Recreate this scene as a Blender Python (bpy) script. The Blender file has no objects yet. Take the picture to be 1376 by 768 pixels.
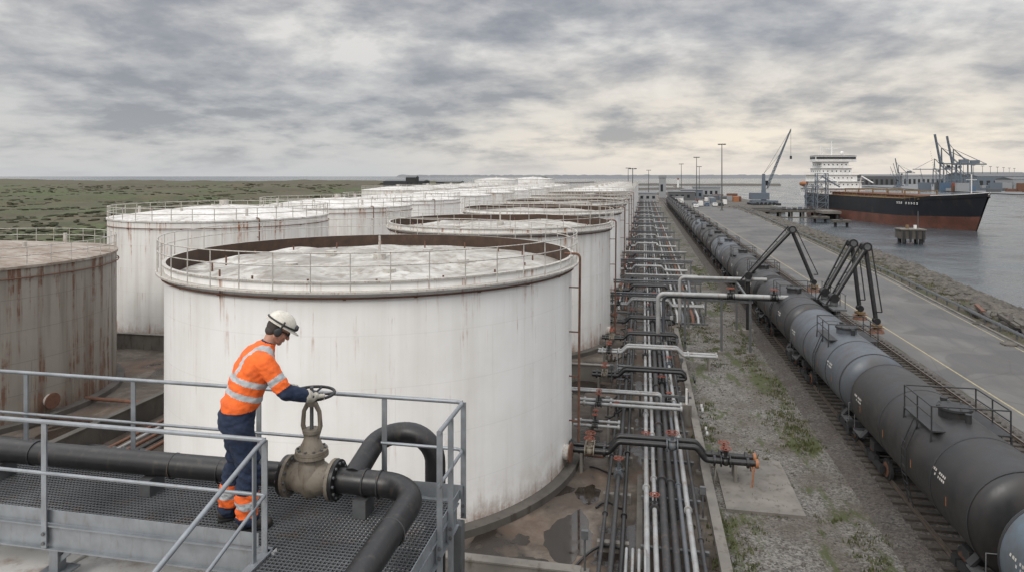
import bpy, bmesh, math, random
from mathutils import Vector, Matrix, noise as mn
random.seed(7)
sc=bpy.context.scene
V=Vector
# ---------------------------------------------------------------- materials
class G:
    def __init__(s,name,rough=0.6,metal=0.0,spec=0.5):
        s.m=bpy.data.materials.new(name); s.m.use_nodes=True; s.nt=s.m.node_tree
        s.b=s.nt.nodes['Principled BSDF']
        s.b.inputs['Roughness'].default_value=rough; s.b.inputs['Metallic'].default_value=metal
        s.b.inputs['Specular IOR Level'].default_value=spec
        s._tc=None
    def n(s,t,**k):
        nd=s.nt.nodes.new(t)
        for a,b in k.items(): setattr(nd,a,b)
        return nd
    def put(s,sock,v):
        if isinstance(v,bpy.types.NodeSocket): s.nt.links.new(v,sock)
        else:
            if isinstance(v,(tuple,list)) and len(v)==3 and sock.type=='RGBA': v=tuple(v)+(1,)
            sock.default_value=v
    def tc(s,w='Object'):
        if not s._tc: s._tc=s.n('ShaderNodeTexCoord')
        return s._tc.outputs[w]
    def pos(s): return s.n('ShaderNodeNewGeometry').outputs['Position']
    def sc(s,vec,sx,sy,sz):
        nd=s.n('ShaderNodeVectorMath',operation='MULTIPLY'); s.put(nd.inputs[0],vec); nd.inputs[1].default_value=(sx,sy,sz); return nd.outputs[0]
    def noise(s,vec,scale,detail=4,rough=0.55,dist=0.0):
        nd=s.n('ShaderNodeTexNoise'); s.put(nd.inputs['Vector'],vec)
        nd.inputs['Scale'].default_value=scale; nd.inputs['Detail'].default_value=detail; nd.inputs['Roughness'].default_value=rough
        nd.inputs['Distortion'].default_value=dist
        return nd.outputs['Fac']
    def vor(s,vec,scale,out='Color'):
        nd=s.n('ShaderNodeTexVoronoi'); s.put(nd.inputs['Vector'],vec); nd.inputs['Scale'].default_value=scale
        if out=='Grey':
            return s.sep(nd.outputs['Color'])[0]
        return nd.outputs[out]
    def ramp(s,f,stops):
        nd=s.n('ShaderNodeValToRGB'); s.put(nd.inputs[0],f); e=nd.color_ramp.elements
        while len(e)<len(stops): e.new(0.5)
        for i,(p,c) in enumerate(stops):
            e[i].position=p
            if isinstance(c,(int,float)): c=(c,c,c)
            e[i].color=tuple(c)+(1,)
        return nd.outputs[0]
    def mr(s,v,a,b,c=0.0,d=1.0):
        nd=s.n('ShaderNodeMapRange'); s.put(nd.inputs[0],v)
        for i,q in enumerate((a,b,c,d)): nd.inputs[i+1].default_value=q
        return nd.outputs[0]
    def mix(s,f,a,b,bt='MIX'):
        nd=s.n('ShaderNodeMix',data_type='RGBA',blend_type=bt); s.put(nd.inputs[0],f); s.put(nd.inputs[6],a); s.put(nd.inputs[7],b); return nd.outputs[2]
    def ma(s,op,a,b=0.0):
        nd=s.n('ShaderNodeMath',operation=op); s.put(nd.inputs[0],a); s.put(nd.inputs[1],b); return nd.outputs[0]
    def sep(s,v):
        nd=s.n('ShaderNodeSeparateXYZ'); s.put(nd.inputs[0],v); return nd.outputs
    def col(s,v): s.put(s.b.inputs['Base Color'],v); return s
    def rough(s,v): s.put(s.b.inputs['Roughness'],v); return s
    def bump(s,h,st=0.3,d=0.02):
        nd=s.n('ShaderNodeBump'); nd.inputs['Strength'].default_value=st; nd.inputs['Distance'].default_value=d
        s.put(nd.inputs['Height'],h); s.nt.links.new(nd.outputs[0],s.b.inputs['Normal']); return s

def paint(name,c,rough=0.5,metal=0.0,var=0.25,scale=3.0,dirt=(0.10,0.07,0.045),dirtamt=0.35,bump=0.1):
    g=G(name,rough,metal); p=g.pos()
    a=g.noise(p,scale,4); b=g.noise(g.sc(p,1,1,0.25),scale*3.3,4,0.65)
    dark=tuple(x*(1-var) for x in c)
    base=g.mix(g.mr(a,0.3,0.7),dark,c)
    m=g.ma('MULTIPLY',g.mr(b,0.54,0.70),dirtamt)
    g.col(g.mix(m,base,dirt)); g.rough(g.mr(a,0.2,0.8,rough-0.08,min(1,rough+0.15)))
    if bump: g.bump(b,bump,0.01)
    return g.m

def tank_mat(name,base,shade,rustamt,h,R,streak=0.5,rustcol=(0.22,0.095,0.04),rlo=0.60,seamd=0.10,foot_h=0.16,topr=0.75,allr=0.10):
    g=G(name,0.42); o=g.tc('Object'); x,y,z=g.sep(o)
    st=g.noise(g.sc(o,1,1,0.05),1.3,4,0.6); st2=g.noise(g.sc(o,1,1,0.05),3.0,5,0.68)
    bl=g.noise(o,0.30,4,0.6); bl2=g.noise(o,1.1,5,0.65)
    ang=g.ma('ARCTAN2',y,x)
    course=g.ma('FLOOR',g.ma('DIVIDE',z,h/5.0)); fr=g.ma('FRACT',g.ma('DIVIDE',z,h/5.0))
    hs=g.ma('LESS_THAN',g.ma('ABSOLUTE',g.ma('SUBTRACT',fr,0.5)),0.490)
    av=g.ma('ADD',g.ma('MULTIPLY',ang,R/6.0),g.ma('MULTIPLY',course,0.37))
    fa=g.ma('FRACT',av); vs=g.ma('LESS_THAN',g.ma('ABSOLUTE',g.ma('SUBTRACT',fa,0.5)),0.4970)
    wn=g.n('ShaderNodeTexWhiteNoise',noise_dimensions='2D'); cb=g.n('ShaderNodeCombineXYZ'); g.put(cb.inputs[0],g.ma('FLOOR',av)); g.put(cb.inputs[1],course); g.put(wn.inputs['Vector'],cb.outputs[0])
    seam=g.ma('MULTIPLY',hs,vs)
    c=g.mix(g.ma('MULTIPLY',g.mr(st,0.42,0.68),streak),base,shade)
    c=g.mix(g.ma('MULTIPLY',g.mr(bl,0.43,0.7),0.35),c,shade)
    c=g.mix(g.ma('MULTIPLY',wn.outputs[0],0.06),c,shade)
    c=g.mix(g.mr(seam,0,1,seamd,0.0),c,tuple(q*0.6 for q in shade))
    foot=g.mr(z,0.0,h*foot_h,1.3,0.0); top=g.mr(z,h*0.62,h,0.0,topr)
    grad=g.ma('ADD',g.ma('ADD',foot,top),g.mr(fr,0.55,1.0,allr,0.38))
    patch=g.mr(bl2,0.42,0.60,0.25,1.15)
    rm=g.ma('MULTIPLY',g.ma('MULTIPLY',g.mr(st2,rlo,rlo+0.11),grad),patch)
    rm=g.ma('MINIMUM',g.ma('MULTIPLY',rm,rustamt),0.92)
    fine=g.noise(o,6,4,0.7)
    rc=g.mix(fine,rustcol,tuple(min(1,q*1.9) for q in rustcol))
    c=g.mix(rm,c,rc)
    lowd=g.ma('MULTIPLY',g.mr(z,0.0,h*0.20,0.55,0.0),g.mr(bl2,0.42,0.62)); c=g.mix(lowd,c,(0.30,0.22,0.15))
    band=g.ma('MULTIPLY',g.mr(g.ma('ADD',z,g.ma('MULTIPLY',st2,-1.6)),-0.8,0.25,1.0,0.0),g.mr(fine,0.3,0.6,0.3,0.95))
    c=g.mix(g.ma('MINIMUM',band,0.85),c,tuple(q*0.8 for q in rustcol))
    g.col(c); g.rough(g.mr(rm,0,1,0.42,0.9)); g.bump(g.ma('ADD',seam,g.ma('MULTIPLY',bl,1.2)),0.22,0.03)
    return g.m

def plainmat(name,c,rough=0.6,metal=0.0):
    return paint(name,c,rough,metal,0.2,2.0,dirtamt=0.15,bump=0)

TW=tank_mat('white_tank_paint',(0.84,0.835,0.82),(0.60,0.575,0.53),1.25,9.3,9.3,0.34,rlo=0.575)
TW2=tank_mat('white_tank_paint_weathered',(0.75,0.74,0.72),(0.47,0.44,0.395),1.6,9.3,9.3,0.55,rlo=0.55)
TR=tank_mat('rusted_tank_paint',(0.255,0.235,0.205),(0.135,0.112,0.09),1.35,8.3,8.5,0.9,(0.085,0.042,0.026),0.50,0.35,0.6,1.3,0.35)
INR=paint('rusted_steel_inner_wall',(0.085,0.052,0.036),0.85,0,0.5,2.0,(0.04,0.028,0.022),0.8)
RUST=paint('rust_brown_steel',(0.17,0.08,0.05),0.8,0,0.45,5,(0.08,0.05,0.035),0.6)
GALV=paint('galvanised_steel',(0.27,0.29,0.31),0.42,0.45,0.3,6,(0.16,0.13,0.10),0.35,0.05)
GALVD=paint('dull_steel',(0.125,0.13,0.135),0.5,0.3,0.35,6,(0.12,0.075,0.045),0.4,0.05)
GRATE=paint('grating_steel',(0.14,0.147,0.155),0.45,0.3,0.45,1.4,(0.12,0.085,0.06),0.5,0)
BLACK=paint('black_coated_pipe',(0.013,0.013,0.014),0.38,0,0.3,5,(0.10,0.08,0.06),0.30,0.1)
PIPEG=paint('grey_pipe',(0.33,0.335,0.335),0.45,0.1,0.35,1.2,(0.18,0.11,0.06),0.6)
PIPED=paint('dark_pipe',(0.040,0.041,0.043),0.5,0.1,0.4,2,(0.14,0.09,0.055),0.5)
PIPEB=paint('slate_pipe',(0.10,0.112,0.125),0.5,0.1,0.35,2,(0.16,0.10,0.06),0.5)
RAILW=paint('white_railing_paint',(0.52,0.50,0.46),0.5,0,0.3,4,(0.20,0.09,0.045),0.8)
CONC=paint('concrete',(0.19,0.175,0.155),0.9,0,0.45,0.8,(0.07,0.058,0.046),0.85,0.4)
CONCD=paint('dark_concrete',(0.10,0.09,0.078),0.9,0,0.45,0.8,(0.045,0.036,0.03),0.8,0.4)
VALVE=paint('cast_valve_body',(0.22,0.19,0.15),0.6,0.1,0.35,9,(0.09,0.06,0.04),0.7,0.3)
REDP=paint('red_oxide_paint',(0.26,0.065,0.035),0.6,0,0.3,6,(0.1,0.06,0.04),0.6)
ORNG=paint('faded_orange_paint',(0.34,0.135,0.055),0.6,0,0.35,6,(0.1,0.06,0.04),0.6)
YEL=paint('ochre_paint',(0.20,0.13,0.06),0.6,0,0.35,2,(0.08,0.05,0.035),0.6)
WHITE=paint('white_paint',(0.68,0.675,0.66),0.45,0,0.15,0.5,(0.28,0.19,0.13),0.35,0)
DARK=plainmat('dark_steel',(0.022,0.023,0.025),0.55)
GLASS=plainmat('dark_glass',(0.02,0.025,0.03),0.12)
BLUE=plainmat('blue_paint',(0.08,0.13,0.20),0.5)
BLUEG=plainmat('blue_grey_steel',(0.12,0.145,0.175),0.55)
HULLK=paint('black_hull_paint',(0.013,0.015,0.020),0.45,0,0.3,0.15,(0.06,0.04,0.03),0.4,0)
HULLR=paint('antifouling_red',(0.14,0.055,0.038),0.65,0,0.5,0.25,(0.06,0.04,0.03),0.85,0)
TIMB=paint('sleeper_timber',(0.055,0.047,0.040),0.9,0,0.4,3,(0.10,0.08,0.06),0.4)
RAILT=paint('rail_steel',(0.16,0.13,0.11),0.4,0.5,0.3,3,(0.12,0.07,0.045),0.3)
MARK=paint('worn_yellow_marking',(0.36,0.31,0.18),0.8,0,0.3,3,(0.07,0.07,0.07),0.9,0)
g=G('standing_water',0.04); p=g.pos(); n=g.noise(p,3,3); g.col(g.mix(n,(0.018,0.014,0.012),(0.035,0.028,0.022))); g.rough(g.mr(n,.4,.7,.03,.16)); PUD=g.m

g=G('floating_roof_plates',0.6); o=g.tc('Object'); p=g.noise(o,0.45,4,0.6,0.6); q=g.noise(o,2.2,5,0.65); v=g.vor(o,0.30,'Grey')
c=g.mix(g.mr(p,0.38,0.60),(0.52,0.51,0.48),(0.28,0.262,0.235)); c=g.mix(g.ma('MULTIPLY',g.mr(q,0.48,0.64),0.7),c,(0.16,0.12,0.085))
c=g.mix(g.mr(v,0,1,0.0,0.30),c,(0.22,0.205,0.18)); g.col(c); g.rough(g.mr(p,0.4,0.6,0.7,0.4)); g.bump(g.ma('ADD',p,g.ma('MULTIPLY',q,0.3)),0.8,0.25); ROOF=g.m
g=G('white_roof_plates',0.5); o=g.tc('Object'); p=g.noise(o,0.5,4,0.6); q=g.noise(o,3,5,0.65)
c=g.mix(g.mr(p,0.35,0.65),(0.68,0.67,0.65),(0.44,0.42,0.385)); c=g.mix(g.ma('MULTIPLY',g.mr(q,0.52,0.66),0.7),c,(0.26,0.18,0.125)); g.col(c); g.bump(p,0.15,0.08); ROOFW=g.m
g=G('rusted_roof_plates',0.8); o=g.tc('Object'); p=g.noise(o,0.6,4,0.6); q=g.noise(o,2.5,5,0.65)
c=g.mix(g.mr(p,0.35,0.65),(0.34,0.305,0.265),(0.20,0.16,0.125)); c=g.mix(g.ma('MULTIPLY',g.mr(q,0.48,0.64),0.7),c,(0.15,0.09,0.062)); g.col(c); g.bump(q,0.25,0.08); ROOFR=g.m

g=G('ground_soil_and_moor',0.9); P=g.pos(); x,y,z=g.sep(P)
n1=g.noise(P,0.012,5,0.6); n2=g.noise(P,0.09,6,0.68); n3=g.noise(P,1.2,6,0.75); n4=g.noise(g.sc(P,1,0.35,1),0.030,5,0.65)
moor=g.mix(g.mr(n2,0.38,0.60),(0.042,0.047,0.016),(0.092,0.074,0.038)); moor=g.mix(g.mr(n4,0.46,0.56,0,0.85),moor,(0.058,0.086,0.020)); moor=g.mix(g.mr(n1,0.50,0.60,0,0.8),moor,(0.060,0.044,0.025))
moor=g.mix(g.mr(n3,0.42,0.60,0,0.65),moor,(0.020,0.022,0.009)); moor=g.mix(g.mr(z,2.2,6,0,0.6),moor,(0.075,0.060,0.038))
n5=g.noise(P,0.35,5,0.62,0.8); n6=g.noise(P,4.0,5,0.7); st=g.noise(P,0.16,4,0.5)
soil=g.mix(g.mr(n5,0.38,0.60),(0.155,0.132,0.108),(0.068,0.053,0.041)); soil=g.mix(g.mr(n6,0.4,0.70,0,0.6),soil,(0.045,0.035,0.028)); soil=g.mix(g.mr(st,0.52,0.62,0,0.5),soil,(0.115,0.066,0.042))
wn_=g.noise(g.sc(P,1,0.7,1),0.42,3,0.45,0.5)
wet=g.mr(wn_,0.555,0.575); damp=g.mr(wn_,0.48,0.56)
soil=g.mix(g.ma('MULTIPLY',damp,0.7),soil,(0.045,0.034,0.026)); soil=g.mix(g.ma('MULTIPLY',wet,0.8),soil,(0.018,0.015,0.013))
mk=g.mr(g.ma('ADD',x,g.ma('MULTIPLY',n2,10)),-62,-52)
g.col(g.mix(mk,moor,soil)); g.rough(g.mr(g.ma('MULTIPLY',wet,mk),0,1,0.92,0.12)); g.bump(g.ma('ADD',n3,g.ma('MULTIPLY',n6,0.6)),0.5,0.05); GRD=g.m
g=G('gravel_with_grass',0.95); P=g.pos(); v1=g.vor(P,16,'Grey'); v2=g.vor(P,7,'Grey'); n=g.noise(P,0.33,5,0.65); nn=g.noise(g.sc(P,1.3,0.40,1),0.7,6,0.72); f=g.noise(P,25,3,0.7); n9=g.noise(P,0.12,3,0.5)
c=g.mix(v1,(0.060,0.056,0.051),(0.24,0.227,0.207)); c=g.mix(g.mr(n,0.42,0.62,0,0.75),c,(0.080,0.064,0.048)); c=g.mix(g.mr(v2,0,1,0.3,0.0),c,(0.03,0.027,0.024))
x,y,z=g.sep(P); kb=g.mr(x,2.8,4.6,0.05,0.0); tb=g.mr(g.ma('ABSOLUTE',g.ma('SUBTRACT',x,7.3)),0.0,1.6,0.045,0.0)
gm=g.mr(g.ma('ADD',g.ma('ADD',nn,kb),g.ma('ADD',tb,g.ma('MULTIPLY',g.ma('SUBTRACT',n9,0.5),0.25))),0.545,0.62,0,0.92); gc=g.mix(f,(0.026,0.036,0.010),(0.080,0.088,0.030)); g.col(g.mix(gm,c,gc)); g.bump(g.ma('ADD',g.vor(P,16,'Distance'),f),0.8,0.04); GRAV=g.m
g=G('track_ballast',0.95); P=g.pos(); v1=g.vor(P,13,'Grey'); n=g.noise(P,0.5,5,0.65)
c=g.mix(v1,(0.03,0.028,0.026),(0.125,0.112,0.10)); c=g.mix(g.mr(n,0.4,0.65,0,0.6),c,(0.055,0.042,0.034)); g.col(c); g.bump(g.vor(P,13,'Distance'),0.9,0.06); BALL=g.m
g=G('asphalt',0.85); P=g.pos(); n=g.noise(P,0.12,5,0.6); n2=g.noise(g.sc(P,1,0.12,1),0.6,5,0.6); n3=g.noise(P,30,3,0.7); vd=g.n('ShaderNodeTexVoronoi',feature='DISTANCE_TO_EDGE'); g.put(vd.inputs['Vector'],g.sc(P,1,0.7,1)); vd.inputs['Scale'].default_value=0.22
c=g.mix(g.mr(n,0.35,0.65),(0.085,0.082,0.079),(0.145,0.138,0.130)); c=g.mix(g.mr(n2,0.45,0.65,0,0.75),c,(0.058,0.056,0.054))
c=g.mix(g.mr(n3,0.3,0.7,0,0.25),c,(0.05,0.05,0.05))
pp=g.mr(g.noise(P,0.09,2,0.4,0.3),0.56,0.565,0,0.45); c=g.mix(pp,c,(0.05,0.05,0.05))
c=g.mix(g.mr(vd.outputs['Distance'],0.0,0.012,0.4,0),c,(0.04,0.038,0.035)); g.col(c); g.rough(g.mr(n2,0.4,0.7,0.9,0.5)); g.bump(n3,0.3,0.01); ASPH=g.m
g=G('verge_soil',0.95); P=g.pos(); n=g.noise(P,0.4,5,0.7); n2=g.noise(P,3,5,0.7); c=g.mix(g.mr(n,0.38,0.6),(0.042,0.050,0.016),(0.080,0.063,0.044)); g.col(g.mix(g.mr(n2,0.4,0.7,0,0.7),c,(0.03,0.026,0.018))); g.bump(n2,0.8,0.1); VERG=g.m
g=G('rock',0.9); P=g.pos(); n=g.noise(P,1.2,5,0.7); g.col(g.mix(g.mr(n,0.3,0.7),(0.032,0.029,0.026),(0.13,0.117,0.10))); g.bump(n,0.5,0.1); ROCK=g.m
g=G('sea_water',0.12); P=g.pos(); w1=g.noise(g.sc(P,1,1.6,1),0.7,4,0.65); w2=g.noise(P,0.06,4,0.6); w3=g.noise(P,0.010,4,0.6)
g.col(g.mix(g.mr(w3,0.4,0.6),(0.042,0.055,0.065),(0.060,0.073,0.082))); g.rough(g.mr(w2,0.4,0.62,0.08,0.28)); g.bump(g.ma('ADD',w1,g.ma('MULTIPLY',w2,2.5)),0.8,0.4); WATER=g.m
g=G('grass_blades',0.9); P=g.pos(); n=g.noise(P,2.0,3,0.6); g.col(g.mix(n,(0.030,0.045,0.011),(0.10,0.095,0.035))); GRASS=g.m
g=G('scrub_leaves',0.95); P=g.pos(); n=g.noise(P,0.09,5,0.68); nb=g.noise(P,5,3,0.7); c=g.mix(g.mr(n,0.4,0.6),(0.036,0.044,0.014),(0.066,0.054,0.028)); g.col(g.mix(g.mr(nb,.4,.6,0,.6),c,(0.016,0.019,0.008))); g.bump(nb,1.0,0.3); SCRUB=g.m
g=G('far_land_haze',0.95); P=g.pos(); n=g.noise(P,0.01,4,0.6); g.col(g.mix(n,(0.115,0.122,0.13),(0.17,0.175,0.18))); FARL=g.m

# ---------------------------------------------------------------- mesh builder
class B:
    def __init__(s,loc=(0,0,0)): s.v=[];s.f=[];s.mi=[];s.sm=[];s.mats=[];s.loc=V(loc)
    def m(s,mat):
        if mat not in s.mats: s.mats.append(mat)
        return s.mats.index(mat)
    def add(s,vs,fs,mat,smooth=False):
        b=len(s.v); s.v+= [V(p) for p in vs]; i=s.m(mat)
        for f in fs: s.f.append([b+k for k in f]); s.mi.append(i); s.sm.append(smooth)
    def box(s,c,size,mat,R=None,taper=1.0):
        c=V(c); hx,hy,hz=[q/2 for q in size]; vs=[]
        for dz in(-1,1):
            t=taper if dz>0 else 1
            for dx,dy in((-1,-1),(1,-1),(1,1),(-1,1)):
                p=V((dx*hx*t,dy*hy*t,dz*hz)); p=(R@p) if R else p; vs.append(c+p)
        s.add(vs,[(3,2,1,0),(4,5,6,7),(0,1,5,4),(1,2,6,5),(2,3,7,6),(3,0,4,7)],mat)
    def beam(s,p0,p1,w,h,mat):
        p0=V(p0);p1=V(p1);d=p1-p0;L=d.length; d.normalize()
        up=V((0,0,1)) if abs(d.z)<0.95 else V((0,1,0))
        sd=d.cross(up).normalized(); u=sd.cross(d)
        R=Matrix((sd,d,u)).transposed(); s.box((p0+p1)/2,(w,L,h),mat,R)
    def cyl(s,p0,p1,r,mat,n=12,r2=None,caps=True):
        p0=V(p0);p1=V(p1);r2=r if r2 is None else r2; d=(p1-p0).normalized()
        a=V((0,0,1)) if abs(d.z)<0.9 else V((1,0,0)); x=d.cross(a).normalized(); y=d.cross(x)
        vs=[];
        for p,rr in((p0,r),(p1,r2)):
            for i in range(n):
                t=2*math.pi*i/n; vs.append(p+(x*math.cos(t)+y*math.sin(t))*rr)
        s.add(vs,[(i,(i+1)%n,n+(i+1)%n,n+i) for i in range(n)],mat,True)
        if caps: s.add(vs[:n],[tuple(range(n))[::-1]],mat); s.add(vs[n:],[tuple(range(n))],mat)
    def sweep(s,pts,r,mat,n=10,bend=0.0,closed=False,bs=6,caps=True):
        pts=[V(p) for p in pts]
        if bend>0:
            o=[pts[0]]
            for i in range(1,len(pts)-1):
                a,b,c=pts[i-1],pts[i],pts[i+1]; u=(a-b).normalized(); w=(c-b).normalized()
                ang=u.angle(w)
                if ang>3.1: o.append(b); continue
                t=min(bend/math.tan(ang/2),(a-b).length*0.49,(c-b).length*0.49)
                pa=b+u*t; pc=b+w*t
                rr=t*math.tan(ang/2); cen=b+(u+w).normalized()*(rr/math.sin(ang/2))
                va=pa-cen; vc=pc-cen; tot=va.angle(vc); ax=va.cross(vc).normalized()
                for k in range(bs+1): o.append(cen+Matrix.Rotation(tot*k/bs,3,ax)@va)
            o.append(pts[-1]); pts=o
        N=len(pts); vs=[]; x=None
        for i,p in enumerate(pts):
            if closed: d=(pts[(i+1)%N]-pts[i-1])
            else: d=(pts[min(i+1,N-1)]-pts[max(i-1,0)])
            d.normalize()
            if x is None:
                a=V((0,0,1)) if abs(d.z)<0.9 else V((1,0,0)); x=d.cross(a).normalized()
            else:
                x=(x-d*x.dot(d)); x.normalize()
            y=d.cross(x)
            rr=r[i] if isinstance(r,(list,tuple)) else r
            for k in range(n):
                t=2*math.pi*k/n; vs.append(p+(x*math.cos(t)+y*math.sin(t))*rr)
        fs=[]
        for i in range(N if closed else N-1):
            j=(i+1)%N
            for k in range(n): fs.append((i*n+k,i*n+(k+1)%n,j*n+(k+1)%n,j*n+k))
        s.add(vs,fs,mat,True)
        if caps and not closed: s.add(vs[:n],[tuple(range(n))[::-1]],mat); s.add(vs[-n:],[tuple(range(n))],mat)
    def ring(s,c,R,r,mat,n=48,m=6,axis=None):
        c=V(c); pts=[]
        for i in range(n):
            t=2*math.pi*i/n; p=V((math.cos(t)*R,math.sin(t)*R,0)); p=(axis@p) if axis else p; pts.append(c+p)
        s.sweep(pts,r,mat,m,closed=True)
    def lathe(s,prof,mat,n=64,c=(0,0,0),curve=False,R=None):
        c=V(c)
        def P(r,z,i):
            t=2*math.pi*i/n; p=V((r*math.cos(t),r*math.sin(t),z)); return c+((R@p) if R else p)
        if curve:
            vs=[P(r,z,i) for r,z in prof for i in range(n)]
            fs=[(k*n+i,k*n+(i+1)%n,(k+1)*n+(i+1)%n,(k+1)*n+i) for k in range(len(prof)-1) for i in range(n)]
            s.add(vs,fs,mat,True)
        else:
            for (r0,z0),(r1,z1) in zip(prof,prof[1:]):
                vs=[P(r0,z0,i) for i in range(n)]+[P(r1,z1,i) for i in range(n)]
                s.add(vs,[(i,(i+1)%n,n+(i+1)%n,n+i) for i in range(n)],mat,True)
    def ball(s,c,rad,mat,n=16,m=10,R=None):
        if isinstance(rad,(int,float)): rad=(rad,)*3
        c=V(c); vs=[]
        for j in range(m+1):
            ph=math.pi*j/m
            for i in range(n):
                t=2*math.pi*i/n; p=V((rad[0]*math.sin(ph)*math.cos(t),rad[1]*math.sin(ph)*math.sin(t),rad[2]*math.cos(ph))); vs.append(c+((R@p) if R else p))
        s.add(vs,[(j*n+i,(j+1)*n+i,(j+1)*n+(i+1)%n,j*n+(i+1)%n) for j in range(m) for i in range(n)],mat,True)
    def poly(s,pts,mat): s.add(pts,[tuple(range(len(pts)))],mat)
    def mesh(s,name):
        me=bpy.data.meshes.new(name); me.from_pydata([tuple(p-s.loc) for p in s.v],[],s.f)
        for mt in s.mats: me.materials.append(mt)
        me.polygons.foreach_set('material_index',s.mi); me.polygons.foreach_set('use_smooth',s.sm); me.update(); return me
    def obj(s,name,parent=None):
        ob=bpy.data.objects.new(name,s.mesh(name)); ob.location=s.loc; sc.collection.objects.link(ob)
        if parent: ob.parent=parent
        return ob
def empty(name,loc=(0,0,0)):
    e=bpy.data.objects.new(name,None); e.location=loc; sc.collection.objects.link(e); return e
PSI=math.radians(11.13); CS,SN=math.cos(PSI),math.sin(PSI)
def SV(a,b,z=0.0):
    return V((CS*a-SN*b, SN*a+CS*b, z))
ico=bmesh.new(); bmesh.ops.create_icosphere(ico,subdivisions=1,radius=1); iv=[v.co.copy() for v in ico.verts]; ifc=[tuple(v.index for v in f.verts) for f in ico.faces]; ico.free()

# ---------------------------------------------------------------- ground, water
def shore(y):
    pts=[(-60,33),(60,35.5),(110,40),(220,42),(470,43)]
    for (a,b),(c,d) in zip(pts,pts[1:]):
        if y<=c: return b+(d-b)*(y-a)/(c-a)
    return 43
def gh(x,y):
    z=0.0
    if x<-66:
        k=min(1,(-66-x)/50); far=min(1,max(0,(y-150)/600))
        n=mn.fractal(V((x*0.016,y*0.011,3)),0.9,2.1,5); n2=mn.fractal(V((x*0.005,y*0.004,9)),1,2,3)
        z=k*(1.4+3.0*n+3.0*n2*(0.4+far)+far*2.8); z=max(z,-0.3)
    if y>470:
        lim=-0.30*y+20
        if x>lim: return -6
        z=z if x<lim-30 else z*0.3
    if y>1150: return -6
    return z
gb=B(); ys=[-60]
while ys[-1]<1250: ys.append(ys[-1]+ (5 if ys[-1]<460 else (2 if ys[-1]<475 else 8)))
ss=[0,3]
while ss[-1]<1500: ss.append(ss[-1]+(12 if ss[-1]<100 else (5 if ss[-1]<500 else 18)))
ss=[-6]+ss
vs=[]
for y in ys:
    sh=shore(y)
    for k,q in enumerate(ss):
        x=sh-q; z=-5 if k==0 else (-0.2 if k==1 else gh(x,y))
        vs.append((x,y,z))
n=len(ss); fs=[(j*n+i+1,j*n+i,(j+1)*n+i,(j+1)*n+i+1) for j in range(len(ys)-1) for i in range(n-1)]
gb.add(vs,fs,GRD,True); gb.obj('ground')
b=B(); random.seed(31)
for k in range(9000):
    y=50+520*random.random()**1.6; x=-71-(y*0.9+50)*random.random()
    if mn.noise(V((x*.04,y*.03,5)))<0.03: continue
    r=random.uniform(.2,.7)*(1+y/420); z=gh(x,y)
    b.add([V((x,y,z+r*.05))+V((v.x*r*1.5*random.uniform(.65,1.35),v.y*r*1.3*random.uniform(.65,1.35),v.z*r*.42*random.uniform(.6,1.4))) for v in iv],ifc,SCRUB,True)
b.obj('scrub_vegetation')
wb=B(); wb.poly([(-30000,-500,-2),(30000,-500,-2),(30000,40000,-2),(-30000,40000,-2)],WATER); wb.obj('sea_water')
def strip(name,mat,pts,z):
    b=B(); vs=[]
    for y,a,c in pts: vs+=[(a,y,z),(c,y,z)]
    b.add(vs,[(2*i,2*i+1,2*i+3,2*i+2) for i in range(len(pts)-1)],mat); return b.obj(name)
strip('gravel_verge',GRAV,[(5,2.75,18.9),(60,2.75,18.9),(300,2.75,18.9)],0.012)
strip('road',ASPH,[(0,18.9,26),(50,18.9,28.2),(95,18.9,31.2),(190,18.9,35),(300,18.9,39.5),(455,18.9,41)],0.030)
strip('shore_verge',VERG,[(0,26,33.6),(50,28.2,34.6),(95,31.2,38),(190,35,41),(300,39.5,42)],0.020)
strip('road_marking',MARK,[(0,20.25,20.37),(300,20.25,20.37)],0.036)
strip('road_marking',MARK,[(50,27.2,27.3),(95,30.2,30.3),(190,34,34.1),(300,38.5,38.6)],0.036)
def puddle(cx,cy,r,sx,sy,seed):
    b=B(); pts=[]
    for i in range(40):
        t=2*math.pi*i/40; q=r*(1+0.55*mn.noise(V((math.cos(t)*1.3+seed,math.sin(t)*1.3,seed)))+0.2*mn.noise(V((math.cos(t)*4+seed,math.sin(t)*4,seed)))); pts.append((cx+q*sx*math.cos(t),cy+q*sy*math.sin(t),0.008))
    b.poly(pts,PUD); b.obj('puddle')
for i,a in enumerate(((-2.6,24.0,1.1,.75,1.5),(-3.9,21.9,.7,1.2,.8),(-2.2,27.6,.6,.7,1.3),(-2.5,34.5,.5,.8,1.6),(-2.4,39.0,.6,.8,1.3),(-2.3,48.5,.7,.7,1.6),(-25.2,26,.9,.7,1.5),(-4.3,23.6,.35,1,1),(5.6,22,.35,.8,1.5))): puddle(*a,i*3.7+1)
def ballast(cx,w):
    b=B(); h=0.22
    b.add([(cx-w,0,0.02),(cx-w*0.62,0,h),(cx+w*0.62,0,h),(cx+w,0,0.02),(cx-w,420,0.02),(cx-w*0.62,420,h),(cx+w*0.62,420,h),(cx+w,420,0.02)],[(0,1,5,4),(1,2,6,5),(2,3,7,6)],BALL); b.obj('track_ballast')
def track(cx,zb):
    b=B(); y=2.0
    while y<330:
        b.box((cx+random.uniform(-.03,.03),y,zb+0.03),(2.5,0.24,0.12),TIMB); y+=0.65
    for s_ in(-1,1):
        X=cx+s_*0.72
        b.box((X,205,zb+0.11),(0.13,420,0.03),RAILT); b.box((X,205,zb+0.165),(0.03,420,0.08),RAILT); b.box((X,205,zb+0.225),(0.07,420,0.04),RAILT)
    b.obj('railway_track')
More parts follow.
